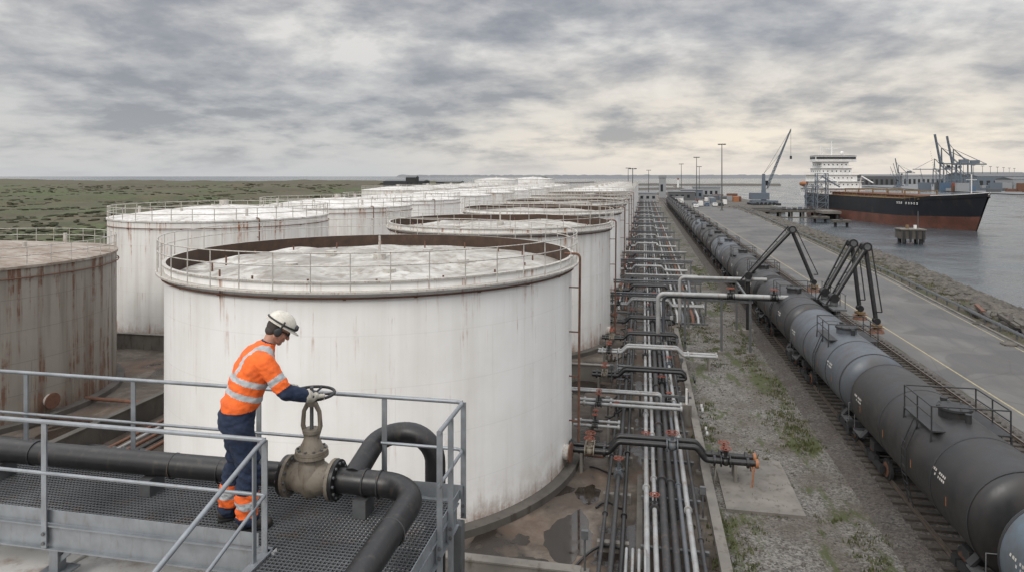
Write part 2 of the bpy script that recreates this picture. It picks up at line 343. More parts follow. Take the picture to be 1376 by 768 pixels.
ballast(10.8,2.3); track(10.8,0.22); ballast(16.9,1.9); track(16.9,0.22)

# ---------------------------------------------------------------- storage tanks
def tank(x,y,R,h,kind,mat,n=96,detail=2,name='storage_tank',roof=None):
    b=B((x,y,0)); c=V((x,y,0)); seed=x+y; roof=roof or ROOFW
    b.lathe([(R,0),(R,h)],mat,n,c)
    b.lathe([(R+0.45,-0.3),(R+0.45,0.28),(R,0.32)],CONCD,n,c)
    if kind=='float':
        b.lathe([(R,h),(R-0.06,h),(R-0.06,h-1.3)],INR,n,c)
        b.lathe([(R,h-0.42),(R+0.34,h-0.40),(R+0.34,h-0.33),(R,h-0.33)],RAILW,n,c)
        b.lathe([(R,h-0.06),(R+0.10,h-0.06),(R+0.10,h+0.0),(R-0.06,h+0.005)],RAILW,n,c)
        rr=[0,0.1,0.2,0.3,0.4,0.5,0.6,0.7,0.8,0.88,0.96,0.985]; na=n; vs=[]
        for k in rr:
            for i in range(na):
                t=2*math.pi*i/na; px,py=R*k*math.cos(t),R*k*math.sin(t)
                z=h-0.66+0.34*(1-k*k)+0.34*mn.noise(V((px*0.34+seed,py*0.34,1)))*(1 if k<0.95 else 0)-(0.25 if k>0.97 else 0)
                vs.append(c+V((px,py,z)))
        b.add(vs,[(j*na+i,j*na+(i+1)%na,(j+1)*na+(i+1)%na,(j+1)*na+i) for j in range(len(rr)-1) for i in range(na)],ROOF,True)
        if detail>1:
            b.cyl(c+V((0,0,h-0.5)),c+V((0,0,h+0.75)),0.06,RAILW,8); b.cyl(c+V((0,0,h-0.5)),c+V((0,0,h-0.12)),0.30,RAILW,16)
            for k in range(18):
                t=2*math.pi*k/18+0.2; q=R*0.80; b.cyl(c+V((q*math.cos(t),q*math.sin(t),h-0.7)),c+V((q*math.cos(t),q*math.sin(t),h-0.22)),0.04,RUST,6)
            for k in range(5):
                t=k*1.3; q=R*0.45; b.cyl(c+V((q*math.cos(t),q*math.sin(t),h-0.6)),c+V((q*math.cos(t),q*math.sin(t),h-0.28)),0.28,RAILW,14)
        rb=R+0.26
    else:
        b.lathe([(R+0.08,h-0.10),(R+0.08,h+0.03),(R*0.66,h+R*0.045),(R*0.33,h+R*0.082),(0.4,h+R*0.10)],roof,n,c,curve=False)
        b.cyl(c+V((0,0,h+R*0.095)),c+V((0,0,h+R*0.10+0.45)),0.4,RAILW,14)
        if detail:
            for k in range(6):
                t=k*1.05+0.3;q=R*(0.5+0.3*(k%2)); b.cyl(c+V((q*math.cos(t),q*math.sin(t),h+0.2)),c+V((q*math.cos(t),q*math.sin(t),h+0.85)),0.12,RAILW,10)
            for k in range(14):
                t=2*math.pi*k/14; b.beam(c+V((0.5*math.cos(t),0.5*math.sin(t),h+R*0.10+0.02)),c+V((R*math.cos(t),R*math.sin(t),h+0.06)),0.06,0.04,roof)
        rb=R-0.02
    np_=44 if detail>1 else (36 if detail else 26); tr=0.022 if detail>1 else 0.032
    z0=h-0.33 if kind=='float' else h
    for k in range(np_):
        t=2*math.pi*k/np_; p=c+V((rb*math.cos(t),rb*math.sin(t),0)); b.cyl(p+V((0,0,z0)),p+V((0,0,h+1.0)),tr,RAILW,5,caps=False)
    for zz in(1.0,0.55): b.ring(c+V((0,0,h+zz)),rb,tr,RAILW,n,5)
    if detail:
        b.ring(c+V((0,0,h-0.58)),R+0.12,0.035,RUST,n,6)
        for k in range(24):
            t=2*math.pi*k/24; b.box(c+V(((R+.07)*math.cos(t),(R+.07)*math.sin(t),h-0.62)),(0.12,0.10,0.04),RUST,Matrix.Rotation(t,3,'Z'))
        for t in ((math.radians(-3),) if x>-20 else (math.radians(-40),)):
            d=V((math.cos(t),math.sin(t),0)); b.sweep([c+d*(R-0.2)+V((0,0,h+0.15)),c+d*(R+0.5)+V((0,0,h+0.15)),c+d*(R+0.42)+V((0,0,0.5)),c+d*(R+1.6)+V((0,0,0.5))],0.055,RUST,8,0.2)
            for zz in (2,4,6,8):
                if zz<h: b.box(c+d*(R+0.2)+V((0,0,zz)),(0.45,0.05,0.05),RUST,Matrix.Rotation(t,3,'Z'))
        for t in (math.radians(-9),):
            d=V((math.cos(t),math.sin(t),0)); q=c+d*R+V((0,0,0.95)); b.cyl(q-d*0.1,q+d*0.25,0.33,RAILW,20); b.cyl(q+d*0.25,q+d*0.31,0.42,RUST,20)
    return b.obj(name)
tank(-12.6,30.7,9.3,9.36,'float',TW,160,2)
tank(-11.7,54.4,9.05,9.36,'float',TW2,128,2)
for k in range(12):
    tank(-11.7,77.6+23.2*k,9.1,9.36,'float' if k<4 else 'cone',TW2 if k%2 else TW,72 if k<4 else 40,1 if k<4 else 0)
tank(-40.0,32.0,8.6,8.3,'cone',TR,128,2,roof=ROOFR)
tank(-38.4,56.1,9.35,9.4,'cone',TW2,112,1)
for k in range(9): tank(-38.2,79.3+23.2*k,9.3,9.36,'cone',TW if k%3 else TW2,64 if k<3 else 40,1 if k<2 else 0)
for k in range(5): tank(-64.5,170+25*k,9.6,9.4,'cone',TW2,40,0)
tank(-73,330,11,11.2,'cone',TW,48,0); tank(-60,365,12,11.4,'cone',TW,48,0)
b=B((-6,-2.8,0)); c=V((-6,-2.8,0)); b.lathe([(9.3,0),(9.3,9.42)],TW,128,c); b.lathe([(9.36,9.36),(9.36,9.44),(0.3,9.62)],ROOFW,128,c)
for k in range(18):
    t=2*math.pi*k/18+0.07; b.beam(c+V((0.5*math.cos(t),0.5*math.sin(t),9.63)),c+V((9.2*math.cos(t),9.2*math.sin(t),9.46)),0.10,0.025,ROOFW)
b.obj('storage_tank')

# ---------------------------------------------------------------- pipe rack
def small_valve(b,p,ax,r,mat=None,wheel=True,h=0.55):
    mat=mat or PIPED; p=V(p); a=V(ax)
    b.ball(p,(r*1.5,)*3,mat,12,8)
    for s_ in(-1,1):
        b.cyl(p+a*s_*r*1.3,p+a*s_*(r*1.3+0.05),r*1.9,mat,14)
    b.cyl(p,p+V((0,0,h)),r*0.45,mat,8)
    b.cyl(p+V((0,0,r*1.3)),p+V((0,0,r*1.6)),r*1.2,mat,12)
    if wheel:
        b.ring(p+V((0,0,h)),r*1.8,0.018,REDP,16,5)
        for k in range(3):
            t=k*math.pi/3; d=V((math.cos(t),math.sin(t),0))*r*1.8; b.cyl(p+V((0,0,h))-d,p+V((0,0,h))+d,0.012,REDP,5)
pl=[(-1.42,0.40,0.07,PIPED),(-1.05,0.45,0.10,PIPED),(-0.72,0.45,0.08,BLACK),(0.10,0.62,0.10,PIPEG),(0.40,0.62,0.09,PIPEG),(0.72,0.66,0.14,PIPED),(1.05,0.64,0.12,PIPED),(1.36,0.60,0.08,PIPEB),(1.62,0.60,0.10,PIPEG),(1.92,0.58,0.07,PIPED)]
b=B()
for X,z,r,mt in pl:
    y0=14 if X>0 else 19.5
    b.sweep([(X,y0,z),(X,345,z)],r,mt,12)
    yy=18+random.uniform(0,3)
    while yy<150: b.cyl((X,yy,z),(X,yy+0.09,z),r*1.55,mt,14); yy+=random.uniform(4,9)
far_l=[(-2.4,.5,.13,PIPEG),(-2.0,.5,.11,PIPED),(-1.75,.5,.10,RUST),(2.5,.6,.12,PIPED),(2.95,.6,.13,PIPEG),(3.4,.6,.10,PIPEB),(3.8,.6,.12,PIPED),(4.25,.6,.14,RUST),(4.7,.6,.11,PIPEG),(5.1,.6,.10,PIPED)]
for X,z,r,mt in far_l: b.sweep([(X,60.5 if X>0 else 66,z-0.5),(X,61 if X>0 else 66.4,z),(X,345,z)],r,mt,8)
b.obj('pipeline')
random.seed(77)
for k in range(26):  # in-line valves on the rack pipes
    X,z,r,mt=random.choice(pl); y=26+k*3.1+random.uniform(-1,1); b=B(); small_valve(b,(X,y,z),(0,1,0),r*1.1,random.choice((PIPED,BLACK,PIPEB)),True,random.uniform(.45,.65)); b.obj('line_valve')
for k in range(12):  # slack hoses beside the rack
    y=22+k*3.6; x0=random.uniform(-2.5,-1.7); b=B(); x1=-0.72; pts=[]
    for i in range(14):
        t=i/13; pts.append((x0+(x1-x0)*t,y+0.9*math.sin(t*3.1+k)+t*.8,0.06+0.42*t**3+0.10*math.sin(t*math.pi)))
    b.sweep(pts,0.045,BLACK,8); b.obj('flexible_hose')
b=B(); y=16
while y<340:
    x0,x1=(-0.1,2.15) if y<58 else (-2.6,5.4)
    b.box(((x0+x1)/2,y,0.42),(x1-x0,0.14,0.12),GALVD)
    for X in (x0+0.1,x1-0.1,(x0+x1)/2): b.box((X,y,0.19),(0.14,0.14,0.38),CONC)
    if y<58: b.box((-1.05,y+0.3,0.17),(1.1,0.22,0.34),CONC)
    y+=3.6 if y<60 else 6
b.obj('pipe_rack')
def portal(y,x0,x1,h,w=0.14):
    b=B()
    for X in(x0,x1): b.box((X,y,h/2),(w,w,h),GALVD); b.box((X,y,0.08),(0.4,0.4,0.16),CONC)
    b.box(((x0+x1)/2,y,h-0.1),(x1-x0+0.3,w*0.9,0.2),GALVD)
    b.sweep([(x0-0.2,y+0.28,h+0.1),(x1+0.3,y+0.28,h+0.1)],0.09,PIPEG if int(y)%2 else PIPEB,10)
    b.obj('pipe_support_frame')
for y,h in ((64,1.9),(70,2.2),(77,1.8),(84,2.6),(97,2.2),(112,2.6),(130,2.4),(150,2.6),(172,2.6),(200,2.4),(235,2.4),(270,2.6)): portal(y,-2.9,5.6,h)
def crossover(y,black=False,x0=-3.1,x1=4.6,z=0.95,r=0.12,up=0.55,nv=2,mat=None):
    b=B(); mt=mat or (BLACK if black else PIPEG)
    for k,dy in enumerate((0,0.62)):
        Y=y+dy
        b.sweep([(x0,Y,z),(-1.5,Y,z),(-1.1,Y,z+up),(2.2,Y,z+up),(2.6,Y,z),(x1,Y,z)] if up else [(x0,Y,z),(x1,Y,z)],r,mt,14,0.25)
        for X in (x0+0.25,-1.75,2.9,x1-0.05): b.cyl((X,Y,z),(X+0.10,Y,z),r*1.7,mt,16)
        if nv: small_valve(b,(-2.35,Y,z),(1,0,0),r,VALVE if black else PIPED)
        if nv>1 and x1>3.4: small_valve(b,(3.4,Y,z),(1,0,0),r,BLACK)
        for X in(-2.7,x1-0.5): b.box((X,Y,z*0.45),(0.12,0.3,z*0.9),CONC)
    return b
b=crossover(29.6,True,-3.5,4.3,0.95,0.125,0.5,2)
for dy in(0,0.62):
    b.cyl((4.3,29.6+dy,0.95),(4.6,29.6+dy,0.95),0.13,BLACK,14); b.cyl((4.6,29.6+dy,0.95),(4.72,29.6+dy,0.95),0.19,ORNG,14)
for X in(3.0,4.5):
    for s_ in(-0.35,0.95): b.cyl((X,29.6+s_,0.95),(X+0.12*(1 if s_>0 else -1),29.6+s_*1.3,0.0),0.035,ORNG if X>4 else CONC,6)
    b.cyl((X,29.2,0.80),(X,30.6,0.80),0.04,ORNG if X>4 else CONC,6)
small_valve(b,(1.2,29.6,1.45),(1,0,0),0.15,PIPEB); b.obj('pipe_manifold')
b=crossover(33.0,False,-3.4,-1.2,0.8,0.07,0,1); b.obj('pipe_manifold')
b=crossover(35.6,False,-3.4,1.9,1.0,0.09,0,1); b.obj('pipe_manifold')
b=B()
for k,(Y,z) in enumerate(((36.6,1.35),(36.9,1.35),(37.3,1.1))): b.sweep([(-4.0,Y,z),(0.9,Y,z),(0.9,Y,0.6)],0.07,PIPEG if k<2 else PIPED,10,0.18)
for X in(-0.2,1.9,2.3): b.box((X,37.0,0.75),(0.12,0.12,1.5),GALVD)
b.box((0.9,37.0,1.2),(3.2,0.1,0.12),GALVD); b.box((2.2,36.2,0.55),(0.5,0.4,1.1),CONC); b.cyl((2.2,36.2,1.1),(2.2,36.2,1.9),0.06,WHITE,8)
b.obj('pipe_manifold')
for y in (41.0,46.5,50.5,56.2,64.0,72,79.5,88.0,95,103,118,135,158,181,205,230): crossover(y,y in(41.0,50.5,56.2,72,79.5,103),-3.1,(2.0 if y!=46.5 else 4.8) if y<60 else 5.4,0.95,0.10 if y<60 else 0.11,0.4 if y<60 else 0.5,1).obj('pipe_manifold')
for k in range(30):
    y=22+k*4.7+random.uniform(-1,1); X=random.choice((-1.9,-1.65,2.2,2.4)); b=B()
    h=random.uniform(0.9,1.7); b.cyl((X,y,0),(X,y,h),0.035,GALVD,7); b.box((X,y,h),(0.22,0.14,0.28),random.choice((PIPEG,GALVD,WHITE,GALVD))); b.box((X,y,0.05),(0.3,0.3,0.1),CONC); b.obj('instrument_post')
b=B()
for k,(xa,yy,z) in enumerate(((-1.5,20.6,0.75),(-1.25,20.3,0.8),(-0.4,20.4,0.95))):
    b.sweep([(xa,yy,0.0),(xa,yy,z),(xa+1.6,yy,z),(xa+1.6,yy,0)],0.06,PIPEG,10,0.15)
for xa in(-0.35,-0.15,0.05,-0.55): b.sweep([(xa,19.8,0.0),(xa,19.8,0.9),(xa,22.2,0.9),(xa,22.2,0.0)],0.05,PIPEG,8,0.12)
b.obj('pipe_loop')
def wall(name,x0,y0,x1,y1,h,t,mat):
    b=B(); b.beam((x0,y0,h/2),(x1,y1,h/2),t,h,mat); b.beam((x0,y0,h+0.03),(x1,y1,h+0.03),t+0.08,0.055,mat); return b.obj(name)
wall('retaining_kerb',2.6,8,2.6,57,0.45,0.28,CONC); wall('retaining_kerb',-0.15,22,-0.15,29,0.3,0.14,CONCD)
wall('bund_wall',-8,20.6,-1.9,20.6,0.9,0.3,CONC); wall('bund_wall',-22,42.9,-1.9,42.9,1.0,0.3,CONC); wall('bund_wall',-26,66,-2.8,66,1.0,0.3,CONC)
wall('bund_wall',-26,20,-26,200,1.1,0.3,CONCD); wall('bund_wall',-55,44.2,-26.3,44.2,1.1,0.3,CONC)
wall('bund_wall',-52,20,-52,230,1.1,0.3,CONCD); wall('bund_wall',-51.5,68,-26.5,68,1.1,0.3,CONCD)
b=B()
for k in range(4): b.box((-1.2,41.7+0.28*k,0.25*(k+1)-0.03),(0.8,0.26,0.05),GALVD); b.box((-1.2,44.1-0.28*k,0.25*(k+1)-0.03),(0.8,0.26,0.05),GALVD)
for s_ in(-1.62,-0.78):
    b.beam((s_,41.6,0.1),(s_,42.6,1.1),0.05,0.14,GALVD); b.beam((s_,44.2,0.1),(s_,43.1,1.1),0.05,0.14,GALVD)
    b.sweep([(s_,41.6,0.0),(s_,41.6,1.1),(s_,42.6,2.0),(s_,43.1,2.0),(s_,44.2,1.1),(s_,44.2,0)],0.025,GALVD,6)
b.obj('wall_stile')
b=B(); b.box((4.6,29.6,0.06),(2.9,5.0,0.14),CONC); b.obj('concrete_pad')
b=B()
for k,(Y,z,mt) in enumerate(((40.5,.5,RUST),(41.0,.5,RUST),(39.8,.4,PIPEG),(33,.3,RUST),(30,.35,RUST),(27.2,.3,PIPED))): b.sweep([(-31.5,Y,z),(-22.5,Y,z),(-21.8,Y-1.5,z)],0.11,mt,8,0.3)
for k in range(5): b.sweep([(-24.5+k*0.5,16,0.35),(-24.5+k*0.5,40,0.35)],0.09,(RUST,PIPEG,RUST,PIPED,RUST)[k],8)
for k in range(4): small_valve(b,(-24.5+k*0.5,33+k,0.4),(0,1,0),0.14,PIPED)
b.obj('pipeline')

# ---------------------------------------------------------------- loading gantry and arms
b=B()
yA,yB=51.0,58.5
b.sweep([(1.05,yA,0.3),(1.05,yA,4.3),(11.3,yA,4.3)],0.17,PIPEG,14,0.45); b.sweep([(1.45,yA+.45,0.3),(1.45,yA+.45,4.05),(10.6,yA+.45,4.05)],0.12,PIPEB,12,0.4)
b.sweep([(3.0,yB,0.3),(3.0,yB,4.45),(10.0,yB,4.45)],0.15,PIPEG,14,0.4)
for X,Y in((7.6,yA+.2),(3.0,yA+.2),(7.6,yB),(3.7,yB),(5.6,yA+.2)):
    b.box((X,Y,2.05),(0.16,0.16,4.1),GALVD); b.box((X,Y,0.1),(0.5,0.5,0.2),CONC)
b.box((5.3,yA+.22,3.86),(5.0,0.18,0.14),GALVD); b.box((5.6,yB,4.2),(4.4,0.16,0.16),GALVD)
b.beam((7.6,yA+.2,3.9),(7.6,yB,4.15),0.14,0.16,GALVD); b.beam((3.4,yA+.2,3.9),(3.7,yB,4.15),0.14,0.16,GALVD)
small_valve(b,(6.2,yA,4.3),(1,0,0),0.16,BLACK); small_valve(b,(9.2,yA,4.3),(1,0,0),0.16,BLACK)
for X in(12.95,):
    for Y in(48.8,54.8): b.box((X,Y,2.0),(0.18,0.18,4.0),GALVD); b.box((X,Y,0.15),(0.6,0.6,0.3),CONC)
    b.box((X,51.8,4.0),(0.9,6.6,0.12),GALVD); b.sweep([(X+.42,48.6,5.0),(X+.42,55,5.0)],.03,GALVD,6)
    for k in range(6): b.cyl((X+.42,48.8+1.2*k,4.0),(X+.42,48.8+1.2*k,5.0),.03,GALVD,6)
b.obj('loading_gantry')
def loading_arm(p0,el,tip):
    b=B(); p0=V(p0); el=V(el); tip=V(tip)
    b.cyl((p0.x,p0.y,0.0),(p0.x,p0.y,p0.z),0.17,BLACK,14); b.box((p0.x,p0.y,0.15),(0.9,0.9,0.3),CONC)
    b.cyl(p0+V((0,-0.34,0)),p0+V((0,0.34,0)),0.30,BLACK,16); b.cyl(el+V((0,-0.34,0)),el+V((0,0.34,0)),0.32,BLACK,16); b.cyl(el+V((0,-0.36,0)),el+V((0,-0.34,0)),0.2,GALVD,14)
    b.cyl(p0+V((0,-0.05,-0.5)),p0+V((0,-0.05,-0.1)),0.26,GALVD,16)
    b.sweep([p0+V((0,-0.14,0)),el+V((0,-0.14,0))],0.165,BLACK,12); b.sweep([el+V((0,.12,0)),tip+V((0,.12,0.5))],0.15,BLACK,12)
    d=(el-p0).normalized(); n=d.cross(V((0,1,0))).normalized()
    if n.z<0: n=-n
    a=p0-d*0.9+n*0.15; b.beam(a,el+n*0.38,0.09,0.09,BLACK)
    for t in(0.1,0.3,0.5,0.7,0.9):
        q=p0.lerp(el,t); b.beam(q,a.lerp(el+n*0.38,t+0.04),0.05,0.05,BLACK)
    b.box(p0-d*0.9,(0.5,0.6,0.5),BLACK)
    b.beam(el+V((0.36,0,0)),tip+V((0.34,0,1.1)),0.07,0.07,BLACK); b.beam(tip+V((0,0,1.1)),tip+V((0.34,0,1.1)),0.07,0.07,BLACK)
    b.cyl(tip+V((0,-0.2,0.5)),tip+V((0,0.3,0.5)),0.22,BLACK,14)
    b.cyl(tip+V((0,0,0.5)),tip+V((0,0,-0.1)),0.16,YEL,12); b.cyl(tip+V((0,0,-0.1)),tip+V((0,0,-0.30)),0.42,RUST,16,0.50); b.cyl(tip+V((0,0,0.10)),tip+V((0,0,0.26)),0.36,YEL,14)
    b.beam(tip+V((-0.5,0,0.0)),tip+V((0.5,0,0.0)),0.06,0.06,ORNG)
    b.obj('loading_arm')
loading_arm((12.95,50.0,4.6),(15.2,50.6,8.1),(15.7,50.0,2.6))
loading_arm((8.5,58.4,4.8),(12.0,58.8,8.6),(13.6,58.4,3.9))
loading_arm((12.95,52.4,4.6),(15.0,53.0,8.1),(15.35,52.4,3.0))
# ---------------------------------------------------------------- rail tank cars
def car_mat(name,c,dirt): 
    g=G(name,0.40); o=g.tc('Object'); a=g.noise(g.sc(o,1,1,0.3),1.1,5,0.65); d=g.noise(o,0.5,4,0.6); x,y,z=g.sep(o)
    col=g.mix(g.mr(a,0.42,0.66,0,0.7),c,dirt); col=g.mix(g.mr(d,0.45,0.7,0,0.35),col,tuple(q*1.6+0.004 for q in c))
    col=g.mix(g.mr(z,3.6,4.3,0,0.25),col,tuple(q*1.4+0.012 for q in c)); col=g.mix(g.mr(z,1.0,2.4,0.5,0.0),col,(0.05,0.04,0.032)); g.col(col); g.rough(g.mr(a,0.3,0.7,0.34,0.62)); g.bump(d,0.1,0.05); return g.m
CK=car_mat('black_car_paint',(0.012,0.0125,0.0135),(0.036,0.030,0.026)); CG=car_mat('grey_car_paint',(0.058,0.069,0.083),(0.06,0.05,0.042)); CB=car_mat('blue_grey_car_paint',(0.085,0.12,0.155),(0.07,0.06,0.05))
CM=car_mat('dark_grey_car_paint',(0.022,0.024,0.027),(0.05,0.04,0.033))
def build_car():
    b=B(); R=1.60; zc=2.72; L=5.55; DY=-0.9
    RX=Matrix.Rotation(-math.pi/2,3,'X')
    prof=[]
    for k in range(9):
        t=math.pi/2*k/8; prof.append((R*math.sin(t),-L-0.62*math.cos(t)))
    prof+=[(R,-L+0.02),(R,L-0.02)]
    for k in range(9):
        t=math.pi/2*(1-k/8); prof.append((R*math.sin(t),L+0.62*math.cos(t)))
    prof[0]=(0.001,prof[0][1]); prof[-1]=(0.001,prof[-1][1])
    b.lathe(prof,CK,48,(0,0,zc),True,RX)
    for Y in(-L,-3.0,1.9,L): b.lathe([(R+0.002,Y-0.05),(R+0.014,Y-0.045),(R+0.014,Y+0.045),(R+0.002,Y+0.05)],DARK,48,(0,0,zc),False,RX)
    b.box((0,0,1.02),(0.55,12.3,0.30),DARK)
    for s_ in(-1,1):
        b.box((0,s_*5.9,1.10),(2.7,0.28,0.26),DARK); b.box((0,s_*4.3,1.15),(2.2,0.5,0.35),DARK)
        b.cyl((0,s_*6.05,1.0),(0,s_*6.35,1.0),0.12,DARK,8); b.box((0,s_*6.3,1.0),(0.3,0.22,0.28),RUST)
        for q in(-1,1):
            b.box((q*1.2,s_*5.5,1.18),(0.35,1.0,0.06),GALVD)
            for zz in(0.4,0.7,1.0): b.box((q*1.36,s_*5.9,zz),(0.04,0.45,0.03),DARK)
            b.sweep([(q*1.3,s_*6.02,1.2),(q*1.3,s_*6.02,2.1),(q*0.3,s_*6.02,2.1)],0.02,GALVD,5)
            b.beam((q*1.3,s_*5.0,1.2),(q*0.9,s_*5.0,1.65),0.3,0.08,DARK)
            b.box((q*1.0,s_*4.3,0.50),(0.14,1.3,0.24),DARK); b.box((q*1.0,s_*4.3,0.66),(0.18,0.6,0.2),DARK)
            for w in(-0.85,0.85):
                b.cyl((q*0.66,s_*4.3+w,0.46),(q*0.79,s_*4.3+w,0.46),0.46,DARK,20); b.cyl((q*0.80,s_*4.3+w,0.46),(q*0.83,s_*4.3+w,0.46),0.30,RUST,16); b.box((q*1.0,s_*4.3+w,0.5),(0.2,0.3,0.28),DARK)
        for w in(-0.85,0.85): b.cyl((-0.7,s_*4.3+w,0.46),(0.7,s_*4.3+w,0.46),0.08,DARK,8)
    b.cyl((0.7,0.6,0.85),(0.7,1.8,0.85),0.22,DARK,12); b.cyl((0,0,0.85),(0,0,1.2),0.2,DARK,12)
    zt=zc+R
    b.cyl((0,DY,zt-0.1),(0,DY,zt+0.22),0.50,CK,24); b.cyl((0,DY,zt+0.22),(0,DY,zt+0.30),0.56,DARK,24)
    for k in range(8):
        t=k*math.pi/4; b.cyl((0.5*math.cos(t),DY+0.5*math.sin(t),zt+0.28),(0.5*math.cos(t),DY+0.5*math.sin(t),zt+0.38),0.035,GALVD,6)
    b.cyl((0,DY+0.85,zt-0.1),(0,DY+0.85,zt+0.35),0.13,DARK,12); b.cyl((0.1,DY-0.8,zt-0.1),(0.1,DY-0.8,zt+0.30),0.10,DARK,12)
    for q in(-1,1):
        b.box((q*0.95,DY,zt-0.22),(0.55,2.5,0.05),DARK)
        for Y in(-1.2,0,1.2): b.beam((q*1.2,DY+Y,zt-0.22),(q*1.25,DY+Y,zt-0.85),0.05,0.05,DARK)
    for q in(-1,1):
        for Y in(-1.2,0,1.2): b.cyl((q*1.2,DY+Y,zt-0.22),(q*1.2,DY+Y,zt+0.62),0.025,DARK,6)
        for zz in(0.62,0.25): b.sweep([(q*1.2,DY-1.2,zt+zz),(q*1.2,DY+1.2,zt+zz)],0.025,DARK,6)
    for Y in(-1.2,1.2): b.sweep([(-1.2,DY+Y,zt+.62),(1.2,DY+Y,zt+.62)],0.025,DARK,6)
    for q in(-1,1):
        for w in(-0.2,0.2):
            b.sweep([(q*1.24,DY+w,zt-0.25),(q*1.66,DY+w,zc+0.3),(q*1.66,DY+w,zc-0.5),(q*1.4,DY+w,1.0)],0.022,DARK,5)
        for zz in [1.2+0.3*k for k in range(8)]:
            xx=1.66 if zz>2.2 else 1.4+0.26*(zz-1.0)/1.2; b.cyl((q*xx,DY-0.2,zz),(q*xx,DY+0.2,zz),0.014,DARK,5)
    for q,ang,y0 in((-1,12,4.2),(-1,20,-3.9),(1,12,-3.2)):
        for row in range(2):
            yy=y0
            for k in range(8-row*2):
                w=random.uniform(0.04,0.09); a=math.radians(ang-row*5)
                R2=Matrix.Rotation((-q*a if q<0 else -a),3,'Y')
                if k!=4: b.box((q*(R+0.004)*math.cos(a),yy,zc+(R+0.004)*math.sin(a)),(0.006,w,0.075),RAILW,R2)
                yy-=q*(w+0.05)
    for q in(-1,1):
        for k in range(4): b.box((q*1.602,-4.2+k*2.8,zc-0.05),(0.008,0.04,0.28),ORNG)
    return b.mesh('tank_rail_car')
cm=build_car(); idx=[i for i,m_ in enumerate(cm.materials) if m_==CK][0]
for k in range(22):
    ob=bpy.data.objects.new('tank_rail_car',cm); ob.location=(10.8,14.3+12.9*k,0.26); sc.collection.objects.link(ob)
    mt={0:CB,2:CG,3:CM,5:CM,6:CG,9:CG,11:CM}.get(k,CK)
    ob.material_slots[idx].link='OBJECT'; ob.material_slots[idx].material=mt

# ---------------------------------------------------------------- foreground walkway
FZ=10.0
walk=empty('steel_walkway',(-4,5.4,FZ))
def child(b,name,par):
    ob=b.obj(name); ob.parent=par; ob.matrix_parent_inverse=Matrix.Translation(par.location).inverted(); return ob
b=B()
XL,XR=-9.0,-1.74; Y0,Y1=4.95,5.95
def gbar(p,size): b.box(p,size,GRATE)
x=XL
while x<XR-0.02:
    ya=Y0+0.01 if x<-2.9 else 2.2
    gbar((x,(ya+Y1)/2,FZ-0.016),(0.006,Y1-ya,0.03)); x+=0.036
y=Y0+0.03
while y<Y1: gbar(((XL+XR)/2,y,FZ-0.008),(XR-XL,0.012,0.012)); y+=0.042
y=2.25
while y<Y0: gbar(((-2.9+XR)/2,y,FZ-0.008),(XR+2.9,0.012,0.012)); y+=0.042
child(b,'grating',walk)
b=B()
def chan(p0,p1,h=0.2,t=0.012,w=0.07):
    b.beam(p0,p1,t,h,GALV); up=V((0,0,h/2))
    for s_ in(-1,1): b.beam(V(p0)+up*s_,V(p1)+up*s_,w,0.012,GALV)
zb=FZ-0.10
chan((XL,Y0-0.04,zb),(-2.94,Y0-0.04,zb)); chan((XL,Y1+0.04,zb),(XR+0.04,Y1+0.04,zb)); chan((XR+0.04,Y1,zb),(XR+0.04,2.0,zb)); chan((-2.96,Y0-0.04,zb),(-2.96,2.0,zb))
x=XL
while x<-3: b.beam((x,Y0,zb-0.02),(x,Y1,zb-0.02),0.06,0.12,GALVD); x+=1.05
for yy in(3.2,4.2,5.2): b.beam((-2.9,yy,zb-0.02),(XR,yy,zb-0.02),0.06,0.12,GALVD)
for X in(-8.1,-5.05,-3.0):
    b.box((X,Y0+0.05,9.70),(0.09,0.09,0.36),GALV); b.box((X,Y0+0.05,9.545),(0.26,0.22,0.02),GALV)
    b.beam((X,Y0+0.05,9.62),(X+0.28,Y0+0.05,9.86),0.04,0.04,GALV)
for Y in(Y1+0.04,4.0): b.box((XR+0.04,Y,4.95),(0.12,0.12,9.7),GALVD)
child(b,'support_frame',walk)
b=B()
RZ=FZ+0.90
def post(X,Y,z0=FZ-0.18,z1=RZ): 
    b.box((X,Y,(z0+z1)/2),(0.05,0.012,z1-z0),GALV); b.box((X-0.022,Y+0.028,(z0+z1)/2),(0.010,0.044,z1-z0),GALV)
    b.cyl((X,Y-0.02,FZ-0.06),(X,Y-0.007,FZ-0.06),0.016,GALVD,6); b.cyl((X,Y-0.02,FZ-0.14),(X,Y-0.007,FZ-0.14),0.016,GALVD,6)
yf=Y0-0.085; yb=Y1+0.09; xr=XR+0.09
for X in(-8.6,-7.0,-5.05,-2.97): post(X,yf)
for X in(-8.0,-6.5,-5.18,-3.75,-2.43,xr): post(X,yb)
post(xr,5.30,FZ-0.5); post(xr,5.62,FZ-0.5)
def rail(pts,r=0.019): b.sweep(pts,r,GALV,10,0.08)
rail([(-9,yf,RZ),(-2.97,yf,RZ)]); rail([(-9,yf,FZ+0.46),(-2.97,yf,FZ+0.46)],0.015)
rail([(-9,yb,RZ),(xr,yb,RZ),(xr,5.28,RZ)]); rail([(-9,yb,FZ+0.46),(xr,yb,FZ+0.46),(xr,5.28,FZ+0.46)],0.015)
b.box(((-9+xr)/2,yb-0.03,FZ+0.075),(xr+9,0.006,0.13),GALV); b.box((xr-0.03,(2+yb)/2,FZ+0.055),(0.006,yb-2,0.09),GALV)
b.box(((-9-3.05)/2,yf+0.045,FZ+0.07),(9-3.05,0.006,0.11),GALV)
X=-2.97
